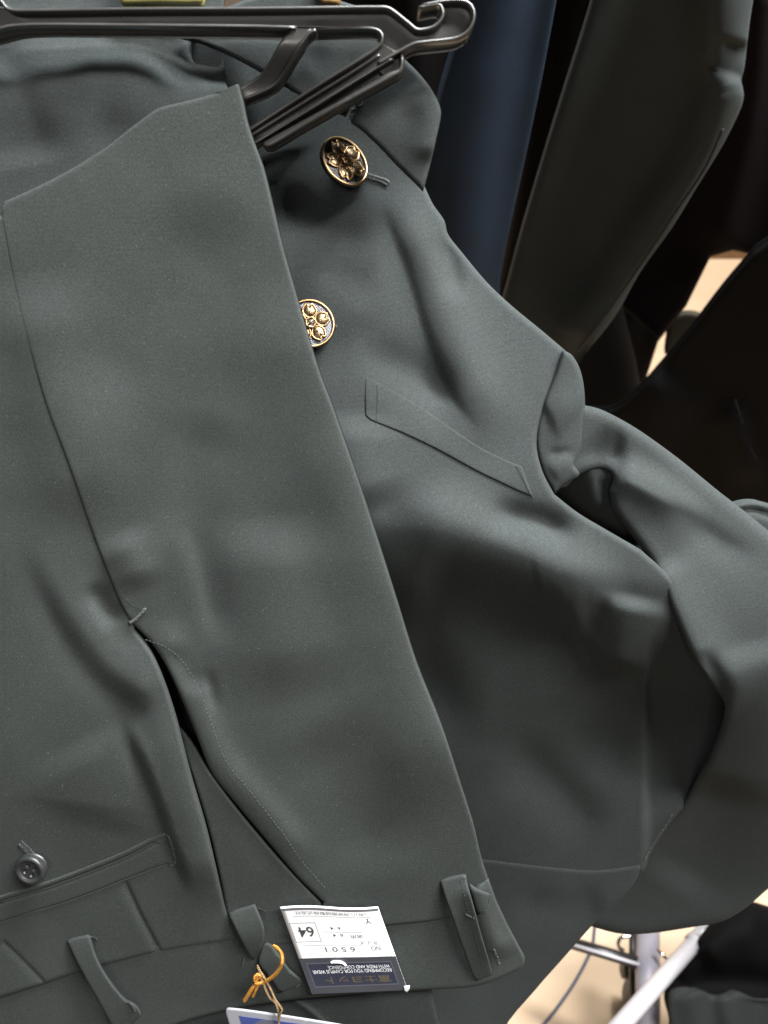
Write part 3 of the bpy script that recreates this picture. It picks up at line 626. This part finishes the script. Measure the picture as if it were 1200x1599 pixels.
# waistband
WBf = Folds(lambda Q: T(Q) - 1.4 - 1.5 * sst((Q[:, 1] - 1500 + 0.12 * (400 - Q[:, 0])) / 90.0) + 2.0 * sst((Q[:, 0] - 690) / 90.0), [([(420, 1500), (520, 1510), (640, 1500)], 0.8, 20, 20), ([(738, 1370), (760, 1440), (790, 1500)], 2.0, 14, 18, 0.2)], 0.2, 34)
wb_out = np.vstack([smooth([(x, y - 14) for x, y in wb_top[:-2]] + [(728, 1408), (745, 1384), (763, 1372)], n=4), smooth([(776, 1408), (792, 1442), (812, 1480), (820, 1497), (815, 1511), (800, 1519), (745, 1540), (675, 1545), (560, 1552), (470, 1560), (380, 1573), (300, 1592), (230, 1620), (150, 1680)], n=4), [(-90, 1740)]])
panel("waistband", wb_out, G, WBf, M_TR, tr, 6, 4, 1.3, 1.4)
INf = Folds(9, [([(440, 1550), (480, 1575), (515, 1605)], 0.9, 3, 5, 0.1)], 0.3, 35)
panel("waistband_lining", [(200, 1500), (660, 1500), (674, 1545), (680, 1572), (690, 1610), (700, 1700), (200, 1700)], G, INf, M_JK, tr, 7, 6, 2.0, 1.0, lines=[([(440, 1550), (480, 1575), (515, 1605)], 2.5)])
# back pocket with two lips
lipA = [(-60, 1424), (0, 1403), (60, 1385), (100, 1371), (160, 1348), (200, 1331), (235, 1313), (260, 1304)]
lipB = [(-60, 1462), (0, 1441), (50, 1425), (100, 1410), (150, 1392), (200, 1372), (240, 1357), (271, 1346)]
WP = lambda dh: (lambda Q: BKf(Q) + dh)
panel("pocket_lip", strip(smooth(lipA, n=4), 9), G, WP(0.85), M_TR, tr, 6, 4, 1.1, 0.6)
panel("pocket_welt", np.vstack([smooth([(x + 1, y + 8) for x, y in lipA], n=4), [(268, 1318), (271, 1343)], smooth(lipB, n=4)[::-1]]), G, WP(0.60), M_TR, tr, 6, 4, 1.2, 0.6)
tube("seam_or_shade_line", lipB, G, WP(0.25), 0.28, M_TH, tr, 6)  # thin dark tube drawn as the shadow line along the lower welt edge
tube("seam_or_shade_line", [(x, y + 6.5) for x, y in lipA[1:]], G, WP(0.55), 0.22, M_TH, tr, 6)  # same dark line for the shade under the upper lip
panel("pocket_end", smooth([(236, 1311), (258, 1303), (264, 1306), (271, 1330), (273, 1345), (262, 1351), (256, 1330), (248, 1318)], True, 3), G, WP(0.65), M_TR, tr, 5, 3, 0.6, 0.5)
stitches("stitching", [(264, 1308), (270, 1328), (274, 1346), (266, 1352)], G, WP(0.8), M_TG, tr, 3.4, 3.4, 0.16, slant=1.0)
stitches("stitching", [(20, 1396), (100, 1369), (200, 1328), (236, 1312)], G, WP(0.7), M_TG, tr, 6.0, 3.4, 0.08)
stitches("stitching", [(228, 999), (262, 1012), (288, 1036), (312, 1078), (330, 1128), (353, 1188), (392, 1237), (442, 1301), (472, 1345), (508, 1386)], G, lambda Q: T(Q) + 0.05, M_TG, tr, 6.5, 3.8, 0.12)
tube("bar_tack", [(204, 972), (212, 966), (220, 958), (228, 950)], G, lambda Q: T(Q) + 0.4, 0.42, M_TG, tr, 6)
stitches("stitching", [(203, 973), (212, 967), (220, 959), (229, 949)], G, lambda Q: T(Q) + 0.6, M_TG, tr, 2.2, 5.5, 0.16, slant=1.4)
stitches("stitching", [(186, 920), (194, 934), (206, 944), (222, 950)], G, lambda Q: T(Q) + 0.1, M_TH, tr, 4.5, 3.0, 0.11)
# belt loops: raised straps
def loop(out, arch, axis, mat=M_TR, r=3, drop=0.8, h0=None, n=3, sharp=()):
    ax = smooth(axis, n=5)
    def hf(Q):
        f = seg_dist(Q, ax)[2]; return WBf(Q) + 2.0 + arch * np.sin(np.clip(f, 0, 1) * math.pi) ** 0.8
    return panel("belt_loop", smooth(out, True, n, sharp), G, hf, mat, tr, 5, r, drop, 0.9), hf
lp, lph = loop([(688, 1376), (700, 1371), (728, 1366), (731, 1382), (741, 1418), (752, 1460), (764, 1500), (770, 1522), (745, 1532), (738, 1522), (722, 1478), (706, 1432), (694, 1398)], 5.5, [(708, 1366), (738, 1450), (757, 1530)], sharp=(0, 2, 7, 8))
stitches("stitching", [(719, 1374), (731, 1420), (746, 1478), (756, 1515)], G, lambda Q: lph(Q) + 0.1, M_TH, tr, 5.0, 3.0, 0.12)
stitches("stitching", [(727, 1428), (735, 1432), (741, 1436)], G, lambda Q: lph(Q) + 0.4, M_TG, tr, 2.5, 3.4, 0.2, slant=1.2)
stitches("stitching", [(770, 1482), (776, 1494), (780, 1506)], G, lambda Q: WBf(Q) + 0.3, M_TG, tr, 2.5, 4.5, 0.18, slant=1.3)
# torn fold beside the loop
panel("loop_fold", smooth([(733, 1381), (745, 1388), (766, 1396), (764, 1404), (760, 1418), (757, 1424), (750, 1428), (744, 1424), (738, 1404)], True, 3, (2, 6)), G, lambda Q: WBf(Q) + 1.9, M_TR, tr, 4, 4, 1.2, 0.6)
stitches("stitching", [(766, 1397), (763, 1410), (758, 1422), (750, 1428)], G, lambda Q: WBf(Q) + 0.6, M_TH, tr, 4.0, 4.0, 0.3)
lm, lmh = loop([(357, 1428), (370, 1421), (398, 1413), (403, 1424), (412, 1448), (413, 1470), (405, 1488), (396, 1500), (385, 1484), (370, 1455)], 4.0, [(378, 1416), (392, 1455), (399, 1502)], sharp=(0, 2, 7))
lm2, lm2h = loop([(409, 1482), (415, 1474), (424, 1476), (436, 1492), (452, 1515), (468, 1528), (472, 1536), (458, 1543), (438, 1551), (424, 1530), (404, 1505)], 1.8, [(408, 1485), (430, 1515), (455, 1546)], sharp=(6, 8))
stitches("stitching", [(458, 1520), (465, 1528), (468, 1536), (462, 1542)], G, lambda Q: WBf(Q) + 1.6, M_TG, tr, 2.6, 4.0, 0.2, slant=1.0)
stitches("stitching", [(399, 1418), (408, 1420), (416, 1424)], G, lambda Q: WBf(Q) + 0.8, M_TH, tr, 3, 3.2, 0.18, slant=0.8)
stitches("stitching", [(382, 1496), (379, 1505), (378, 1512)], G, lambda Q: WBf(Q) + 0.8, M_TG, tr, 2.6, 3.6, 0.18, slant=0.6)
ll, llh = loop([(105, 1470), (118, 1465), (138, 1461), (141, 1465), (148, 1490), (160, 1515), (178, 1542), (196, 1562), (208, 1568), (215, 1574), (220, 1586), (208, 1598), (196, 1612), (178, 1606), (158, 1570), (135, 1530), (118, 1498)], 4.6, [(122, 1462), (150, 1520), (200, 1612)], sharp=(0, 2))
stitches("stitching", [(200, 1564), (208, 1574), (212, 1582)], G, lambda Q: llh(Q) + 0.8, M_TH, tr, 3, 5, 0.3, slant=1.0)
stitches("stitching", [(142, 1463), (148, 1464), (152, 1468)], G, lambda Q: WBf(Q) + 0.9, M_TH, tr, 3, 4, 0.25, slant=0.6)
# back pocket button with four holes, and its buttonhole
hb = float(BKf(np.array([[49., 1355.]]))[0])
Mb = frame_at(G.P([(49, 1357)], (hb + 4.2) / 1000.0)[0], (-0.10, -0.20, 0.97), 0.5); rb = 0.0081
hol = [(0.24 * sx, 0.24 * sy) for sx in (1, -1) for sy in (1, -1)]
V, F = [], []; NR, NA = 40, 64
for i in range(NR + 1):
    r_ = i / NR
    for k in range(NA):
        x, y = r_ * math.cos(6.283185 * k / NA), r_ * math.sin(6.283185 * k / NA)
        z = 0.16 if r_ < 0.62 else 0.16 + 0.12 * math.sin(min(1, (r_ - 0.62) / 0.38) * math.pi) ** 0.7
        if r_ > 0.93: z -= 0.14 * ((r_ - 0.93) / 0.07) ** 2
        for hx, hy in hol:
            if math.hypot(x - hx, y - hy) < 0.125: z = -0.2
        V.append((x * rb, y * rb, z * rb))
for i in range(NR):
    for k in range(NA): F.append((i * NA + k, i * NA + (k + 1) % NA, (i + 1) * NA + (k + 1) % NA, (i + 1) * NA + k))
o0 = len(V)
for k in range(NA): V.append((math.cos(6.283185 * k / NA) * rb * 0.96, math.sin(6.283185 * k / NA) * rb * 0.96, -0.26 * rb))
for k in range(NA): F.append((NR * NA + k, NR * NA + (k + 1) % NA, o0 + (k + 1) % NA, o0 + k))
F.append(tuple(o0 + k for k in range(NA))[::-1])
pbt = local_mesh("button", (np.array(V), F), M_BT, tr, Mb)
local_mesh("thread", tube_pts(np.array([(-0.24, 0.24, -0.02), (-0.2, 0.1, 0.03), (-0.2, -0.1, 0.03), (-0.24, -0.24, -0.02)]) * rb, 0.05 * rb, 6), M_TH, pbt, Mb)
panel("buttonhole", strip(smooth([(30, 1318), (42, 1328), (54, 1340), (64, 1350)], n=5), 3), G, WP(0.6), M_TH, tr, 4, 1.2, 0.2, 0.4)
for s_ in (3.2, -3.2):
    stitches("stitching", [(31 + s_ * .7, 1316 - s_ * .7), (43 + s_ * .7, 1328 - s_ * .7), (58 + s_ * .7, 1342 - s_ * .7)], G, WP(0.7), M_TG, tr, 2.2, 4.6, 0.17, slant=1.5)

# ------------------------------------------------------------------ the hanger
HL = tuple(G.P([(560, 30)], 0.02)[0])
hg = thing("clothes_hanger", "glossy black ribbed plastic hanger across the top, holding the jacket and trousers", "hanger", HL)
bar_web = [(-80, 0), (10, 14), (400, 12), (606, 11), (640, 40), (650, 46), (668, 45), (684, 36), (692, 22), (690, 6), (719, 1), (738, 10), (740, 32), (720, 56), (703, 61), (646, 67), (615, 84), (600, 72), (596, 52), (585, 45), (560, 44), (400, 42), (60, 40), (10, 42), (-80, 60)]
panel("web", bar_web, G, 26.5, M_PL, hg, 8, 1.5, 0.4, 2.5)
def rim(path, wd=5.0, h=33.0, thick=12.0, name="rim", mat=M_PL, n=5, r=2.4, drop=0.8):
    return panel(name, strip(smooth(path, n=n), wd), G, h, mat, hg, 6, r, drop, thick)
rim([(-80, -26), (-20, -12), (2, 2), (10, 12), (24, 16), (60, 16), (200, 14), (400, 13), (600, 11), (612, 15), (640, 37), (650, 45), (660, 46), (676, 42), (688, 32), (692, 20), (688, 8), (678, 7), (654, 12)], 5.5)
rim([(660, 8), (690, 2), (716, 0), (730, 3), (739, 13), (740, 30), (732, 47), (718, 57), (703, 61), (675, 64), (650, 67), (638, 72), (615, 85), (590, 99)], 5.5)
rim([(-80, 62), (-30, 52), (0, 44), (20, 40), (60, 38), (200, 39), (400, 41), (463, 43)], 5.5)
hs = lambda Q: 33.0 - 11.0 * sst((610 - Q[:, 0]) / 230.0)
panel("rim", strip(smooth([(486, 46), (540, 44), (578, 44), (592, 48), (597, 57), (594, 69), (575, 84), (500, 131), (430, 176), (380, 209)], n=5), 5.5), G, hs, M_PL, hg, 6, 2.4, 0.8, 10)
# arm: ribbed lower bar that goes down behind the trouser fold
ha = lambda Q: 29.0 - 11.0 * sst((610 - Q[:, 0]) / 230.0)
panel("arm", [(596, 66), (622, 82), (600, 100), (520, 147), (440, 196), (385, 232), (375, 214), (500, 135)], G, ha, M_PL, hg, 7, 1.5, 0.4, 3)
hr = lambda Q: 32.5 - 11.0 * sst((610 - Q[:, 0]) / 230.0)
panel("rib", strip([(594, 84), (540, 119), (460, 169), (385, 216)], 4.5), G, hr, M_PL, hg, 6, 2, 0.8, 7)
panel("rib", strip([(614, 90), (560, 123), (480, 173), (390, 228)], [5, 5, 5, 5]), G, hr, M_PL, hg, 6, 2, 0.8, 9)
panel("arm_tip_plate", [(604, 94), (628, 82), (630, 108), (605, 120), (590, 112)], G, 27, M_PL, hg, 6, 1.5, 0.5, 4)
panel("rib", smooth([(628, 83), (632, 92), (630, 108), (622, 118), (560, 152), (480, 197), (424, 230), (412, 230), (412, 222), (480, 184), (560, 140), (606, 113), (622, 106), (624, 92)], True, 4), G, hr, M_PL, hg, 6, 4.5, 2.2, 8)
# diagonal brace
hbz = lambda Q: 31.0 - 9.0 * sst((Q[:, 1] - 60) / 90.0)
panel("brace", smooth([(455, 44), (490, 44), (482, 54), (468, 72), (434, 127), (420, 140), (382, 156), (366, 150), (372, 138), (404, 118), (416, 104), (440, 62)], True, 4, (0, 1)), G, hbz, M_PL, hg, 6, 3.5, 1.0, 9)
panel("rim", strip(smooth([(494, 46), (482, 53), (470, 70), (436, 125), (420, 138), (378, 156)], n=5), 5.5), G, lambda Q: hbz(Q) + 1.6, M_PL, hg, 6, 2.6, 1.0, 8)

# ------------------------------------------------------------------ labels and cords
def bil(quad, s, t):
    q = np.asarray(quad, float); s = np.asarray(s)[:, None]; t = np.asarray(t)[:, None]
    return q[0] * (1 - s) * (1 - t) + q[1] * s * (1 - t) + q[2] * s * t + q[3] * (1 - s) * t
def text_mesh(body, w, h, bold=0.0):
    """flat lettering scaled into a w x h box centred on the origin"""
    c = bpy.data.curves.new("lettering", 'FONT'); c.body = body; c.size = 1.0; c.offset = bold; c.resolution_u = 3; c.extrude = 0; c.fill_mode = 'FRONT'
    o = bpy.data.objects.new("lettering", c); COL.objects.link(o)
    dg = bpy.context.evaluated_depsgraph_get(); me = bpy.data.meshes.new_from_object(o.evaluated_get(dg))
    V = np.array([v.co[:2] for v in me.vertices]); F = [tuple(p.vertices) for p in me.polygons]
    bpy.data.objects.remove(o); bpy.data.curves.remove(c); bpy.data.meshes.remove(me)
    lo, hi = V.min(0), V.max(0); V = (V - (lo + hi) / 2) / (hi - lo) * [w, h]
    return V, F
LQ = [(437.5, 1416.5), (590.5, 1416), (637, 1546), (487.5, 1552.5)]
def lab_uv(zx, zy):      # label coordinates of a spot on the label
    p = np.array([430 + zx / 5.4545, 1400 + zy / 5.4545]); s, t = 0.5, 0.5
    for _ in range(30):
        e = p - bil(LQ, [s], [t])[0]; d = 1e-4
        A_ = np.stack([(bil(LQ, [s + d], [t])[0] - bil(LQ, [s], [t])[0]) / d, (bil(LQ, [s], [t + d])[0] - bil(LQ, [s], [t])[0]) / d], 1)
        ds = np.linalg.solve(A_, e); s += ds[0]; t += ds[1]
    return s, t
WBs = Folds(lambda Q: WBf(Q), [], 0, 40)
def lab_h(s, t):
    s = np.asarray(s, float); t = np.asarray(t, float)
    b = np.interp(t, [0, 1], [lab_b[0], lab_b[1]])
    return b + 2.6 * (1 - t) ** 2 + 0.8 * np.sin(s * 3.1) * (1 - t)
lab_b = (float(WBf(np.array([[520., 1425.]]))[0]) + 2.6, float(WBf(np.array([[560., 1540.]]))[0]) + 4.2)
def lab_sheet(name, s0, s1, t0, t1, dh, mat, parent, thick=0.0, n=26):
    ss, tt = np.meshgrid(np.linspace(s0, s1, n), np.linspace(t0, t1, n)); s, t = ss.ravel(), tt.ravel()
    bow = np.stack([np.zeros_like(s), -2.0 * np.sin(s * 6.28) * (1 - t) ** 2], 1)
    W = G.P(bil(LQ, s, t) + bow, (lab_h(s, t) + dh) / 1000.0); F = []
    for i in range(n - 1):
        for j in range(n - 1): F.append((i * n + j, (i + 1) * n + j, (i + 1) * n + j + 1, i * n + j + 1))
    if thick:
        N0 = len(W); B = W - G.wn() * thick / 1000; F2 = [tuple(N0 + k for k in f[::-1]) for f in F]
        ring = [j for j in range(n)] + [i * n + n - 1 for i in range(1, n)] + [(n - 1) * n + j for j in range(n - 2, -1, -1)] + [i * n for i in range(n - 2, 0, -1)]
        F3 = [(a, b, N0 + b, N0 + a) for a, b in zip(ring, ring[1:] + ring[:1])]
        W = np.vstack([W, B]); F = F + F2 + F3
    return link_mesh(name, W, F, mat, parent)
def lab_text(body, zx, zy, w, h, mat, parent, bold=0.0, dh=0.10):
    s0, t0 = lab_uv(zx, zy); V, F = text_mesh(body, w / 815.0, h / 725.0, bold)     # lettering stands upside down on the label
    s, t = s0 - V[:, 0], t0 + V[:, 1]
    bow = np.stack([np.zeros_like(s), -2.0 * np.sin(s * 6.28) * (1 - t) ** 2], 1)
    W = G.P(bil(LQ, s, t) + bow, (lab_h(s, t) + dh) / 1000.0)
    return link_mesh("lettering", W, F, mat, parent, False)
lb = thing("size_label", "white upside-down paper size label with slate band, reading 6501 and 64, on the waistband", "label", tuple(G.P([(540, 1485)], 0.03)[0]))
lab_sheet("paper", 0, 1, 0, 1, 0, M_PA, lb, 0.25, 22)
tb = lab_uv(600, 518)[1]
lab_sheet("slate_band", 0.0, 1.0, tb, 1.0, 0.05, M_NB, lb)
lab_sheet("top_stripe", 0.004, 0.996, 0.018, 0.048, 0.05, M_INK2, lb)
a0 = lab_uv(265, 568); a1 = lab_uv(1055, 748)
t0_, t1_ = a0[1], a1[1]; s0_, s1_ = 0.055, 0.935
lab_sheet("navy_block", s0_, s1_, t0_, t1_, 0.08, M_NV, lb)
for nm, q in (("frame_line", (s0_, s1_, t0_, t0_ + .014)), ("frame_line", (s0_, s1_, t1_ - .014, t1_)), ("frame_line", (s0_, s0_ + .012, t0_ + .014, t1_ - .014)), ("frame_line", (s1_ - .012, s1_, t0_ + .014, t1_ - .014))):
    lab_sheet(nm, *q, 0.10, M_NL, lb, n=10)
def lab_line(z0, z1, wd=3.0, mat=M_INK2):
    (s0, t0), (s1, t1) = lab_uv(*z0), lab_uv(*z1)
    if abs(s1 - s0) > abs(t1 - t0): tt = (t0 + t1) / 2; lab_sheet("rule", min(s0, s1), max(s0, s1), tt - wd / 1450, tt + wd / 1450, 0.06, mat, lb, n=10)
    else: sm = (s0 + s1) / 2; lab_sheet("rule", sm - wd / 1630, sm + wd / 1630, min(t0, t1), max(t0, t1), 0.06, mat, lb, n=10)
lab_line((150, 174), (815, 172)); lab_line((230, 415), (890, 413)); lab_line((405, 302), (742, 304))
for a_1, b_1 in (((122, 236), (335, 228)), ((182, 392), (396, 384)), ((122, 236), (182, 392)), ((335, 228), (396, 384))): lab_line(a_1, b_1, 4.0, M_INK2)
lab_text("64", 266, 306, 128, 84, M_INK, lb, 0.012)
lab_text("(有)八洲被服縫製株式会社", 470, 145, 590, 30, M_INK2, lb)
lab_text("Y", 790, 202, 50, 46, M_INK2, lb, 0.01)
lab_text("6  4", 514, 271, 84, 24, M_INK, lb, 0.01); lab_text("6  4", 537, 331, 84, 24, M_INK, lb, 0.01)
lab_text("適用", 698, 336, 100, 34, M_INK2, lb)
lab_text("サ イ ズ", 800, 389, 150, 28, M_INK2, lb, 0.01)
lab_text("6 5 0 1", 556, 451, 250, 42, M_INK2, lb, 0.006); lab_text("NO", 858, 438, 76, 36, M_INK2, lb)
lab_text("WITH PRIDE AND CONFIDENCE", 714, 598, 520, 27, M_WT, lb, 0.0, 0.13)
lab_text("RECOMMEND YOU FOR CAMPUS WEAR", 656, 634, 665, 29, M_WT, lb, 0.0, 0.13)
lab_text("富士ヨット", 705, 708, 555, 64, M_GP, lb, 0.02, 0.13)
lab_line((352, 708), (420, 708), 8, M_NL)
# small white plastic pin through the label and its clear folded corner
tube("pin", [(517, 1503), (524, 1502), (534, 1503), (541, 1508)], G, lab_b[1] + 0.9, [0.5, 0.75, 0.7, 0.45], M_WT, lb, 8)
panel("folded_corner", [(631, 1540), (640, 1539), (640, 1544), (636, 1550), (632, 1547)], G, lab_b[1] + 1.0, plain("clear_film", (0.55, 0.58, 0.58), 0.15), lb, 3, 1, 0.2, 0.2)

# blue and white card on the gold cord
cdq = [(352, 1575), (566, 1609), (600, 1760), (400, 1740)]
cdt = thing("hang_tag", "white-edged blue card tag hanging from the gold cord at the bottom edge", "tag", tuple(G.P([(450, 1600)], 0.03)[0]))
panel("card", smooth([(353, 1582), (357, 1575), (440, 1586), (560, 1606), (575, 1615), (600, 1740), (400, 1740)], True, 3, (5, 6)), G, lambda Q: 35.00 + 0.02 * (Q[:, 1] - 1575), M_CARD, cdt, 8, 2, 0.4, 0.8)
panel("print", [(373.5, 1586.5), (470, 1599), (545, 1610), (570, 1700), (410, 1700)], G, lambda Q: 35.20 + 0.02 * (Q[:, 1] - 1575), M_BL, cdt, 8, 0.5, 0.0, 0.15)
panel("pale_mark", smooth([(398, 1599), (412, 1593), (426, 1594), (434, 1604), (420, 1616), (400, 1612)], True, 4), G, lambda Q: 35.45 + 0.02 * (Q[:, 1] - 1575), M_NL, cdt, 6, 0.5, 0.0, 0.1)
# cord
gcd = thing("gold_cord", "shiny twisted gold cord knotted round the middle belt loop, holding the blue tag", "cord", tuple(G.P([(405, 1535)], 0.035)[0]))
def twisted(name, path, h, rad, mat, turns, n=8):
    h = [q - 8.5 for q in h]; rad *= 0.78
    p = smooth(path, n=n); hh = np.interp(np.linspace(0, 1, len(p)), np.linspace(0, 1, len(h)), h)
    p = np.repeat(p, 3, 0) if False else resample(p, 0.9, closed=False); hh = np.interp(np.linspace(0, 1, len(p)), np.linspace(0, 1, len(h)), h)
    W = G.P(p, hh / 1000.0); Tn = np.gradient(W, axis=0); Tn /= np.linalg.norm(Tn, axis=1)[:, None]
    nn = np.array(G.wn()); bb = np.cross(Tn, nn); bb /= np.linalg.norm(bb, axis=1)[:, None]; parts = []
    for k in range(3):
        an = np.linspace(0, turns * 6.283185, len(W)) + k * 2.0944
        parts.append(tube_pts(W + (bb * np.cos(an)[:, None] + nn * np.sin(an)[:, None]) * rad * 0.70 / 1000, rad * 0.50 / 1000, 6))
    v, f = merge(parts); return link_mesh(name, v, f, mat, gcd)
twisted("loop_strand", [(427, 1477), (434, 1481), (440, 1490), (441, 1502), (435, 1516), (424, 1527), (412, 1534), (402, 1537)], [38, 42, 44, 43, 41, 40], 1.15, M_CORD, 11)
twisted("knot", [(410, 1524), (403, 1522), (398, 1528), (402, 1536), (411, 1532), (406, 1525), (399, 1533)], [41, 42.5, 42, 41, 42], 1.1, M_CORD, 6)
twisted("end_strand", [(402, 1532), (395, 1542), (388, 1553), (382, 1563)], [41.5, 42, 42, 41.5], 1.15, M_CORD, 6)
twisted("end_strand", [(405, 1535), (400, 1545), (395, 1556)], [41, 41.5, 41], 1.0, M_CORD, 5)
twisted("end_strand", [(402, 1508), (406, 1516), (412, 1525), (417, 1534)], [38, 41, 42, 41], 0.8, M_TWINE, 4)
twisted("hanging_strand", [(411, 1530), (415, 1544), (422, 1558), (431, 1567), (435, 1580), (436, 1600), (437, 1640)], [41, 42, 43, 45.5, 46.5, 47, 48], 0.72, M_TWINE, 9)
twisted("hanging_strand", [(416, 1532), (424, 1546), (430, 1560), (437, 1570), (441, 1577), (438, 1584), (436, 1592)], [41, 42, 43, 45, 46.5, 47, 47], 0.62, M_TWINE, 8)

# bright packets lying on the rail behind the hanger
yp = thing("yellow_packet", "bright yellow packet showing above the hanger bar at the top edge", "packet", tuple(G.P([(250, -40)], 0.0)[0]))
panel("wrapper", smooth([(176, -60), (184, -4), (193, 7), (250, 6), (312, 6), (318, -10), (320, -60)], True, 3, (0, 6)), G, 16, plain("yellow_film", (0.24, 0.22, 0.07), 0.3, noise=0.3, nscale=60), yp, 8, 6, 3, 4)
op = thing("orange_packet", "small orange packet showing above the hanger bar near the collar", "packet", tuple(G.P([(510, -40)], 0.0)[0]))
panel("wrapper", smooth([(494, -60), (500, 2), (516, 6), (531, 5), (534, -60)], True, 3, (0, 4)), G, 17, plain("orange_film", (0.30, 0.17, 0.06), 0.35, noise=0.2, nscale=60), op, 8, 5, 3, 4)

# lint and stray fibres lying on the cloth
def fibres(name, n, box, poly, hf, mat, parent, r):
    out = []
    while len(out) < n:
        c = np.array([rng.uniform(box[0], box[2]), rng.uniform(box[1], box[3])])
        if not inside(c[None], poly)[0]: continue
        a = rng.uniform(0, 6.28); L = rng.uniform(0.8, 3.2); k = rng.normal(0, 0.25)
        q = [c]
        for i in range(4): a += k; q.append(q[-1] + L / 4 * np.array([math.cos(a), math.sin(a)]))
        q = np.array(q); out.append(tube_pts(G.P(q, (hf(q) + 0.18) / 1000.0), r * rng.uniform(0.6, 1.2) / 1000.0, 4))
    v, f = merge(out); o = link_mesh(name, v, f, mat, parent); o['kind'] = 'stuff'; return o
M_LN = plain("pale_lint", (0.11, 0.115, 0.11), 0.9)
fibres("lint", 150, (20, 250, 740, 1400), [(120, 300), (350, 180), (420, 400), (600, 950), (720, 1330), (560, 1400), (360, 1180), (230, 940)], T, M_LN, tr, 0.055)
fibres("lint", 120, (430, 240, 1000, 1320), [(450, 250), (600, 300), (840, 560), (820, 760), (980, 900), (980, 1300), (780, 1300), (600, 800)], J, M_LN, jk, 0.055)
fibres("lint", 60, (0, 980, 260, 1300), [(0, 980), (150, 980), (230, 1290), (0, 1380)], BKf, M_LN, tr, 0.055)
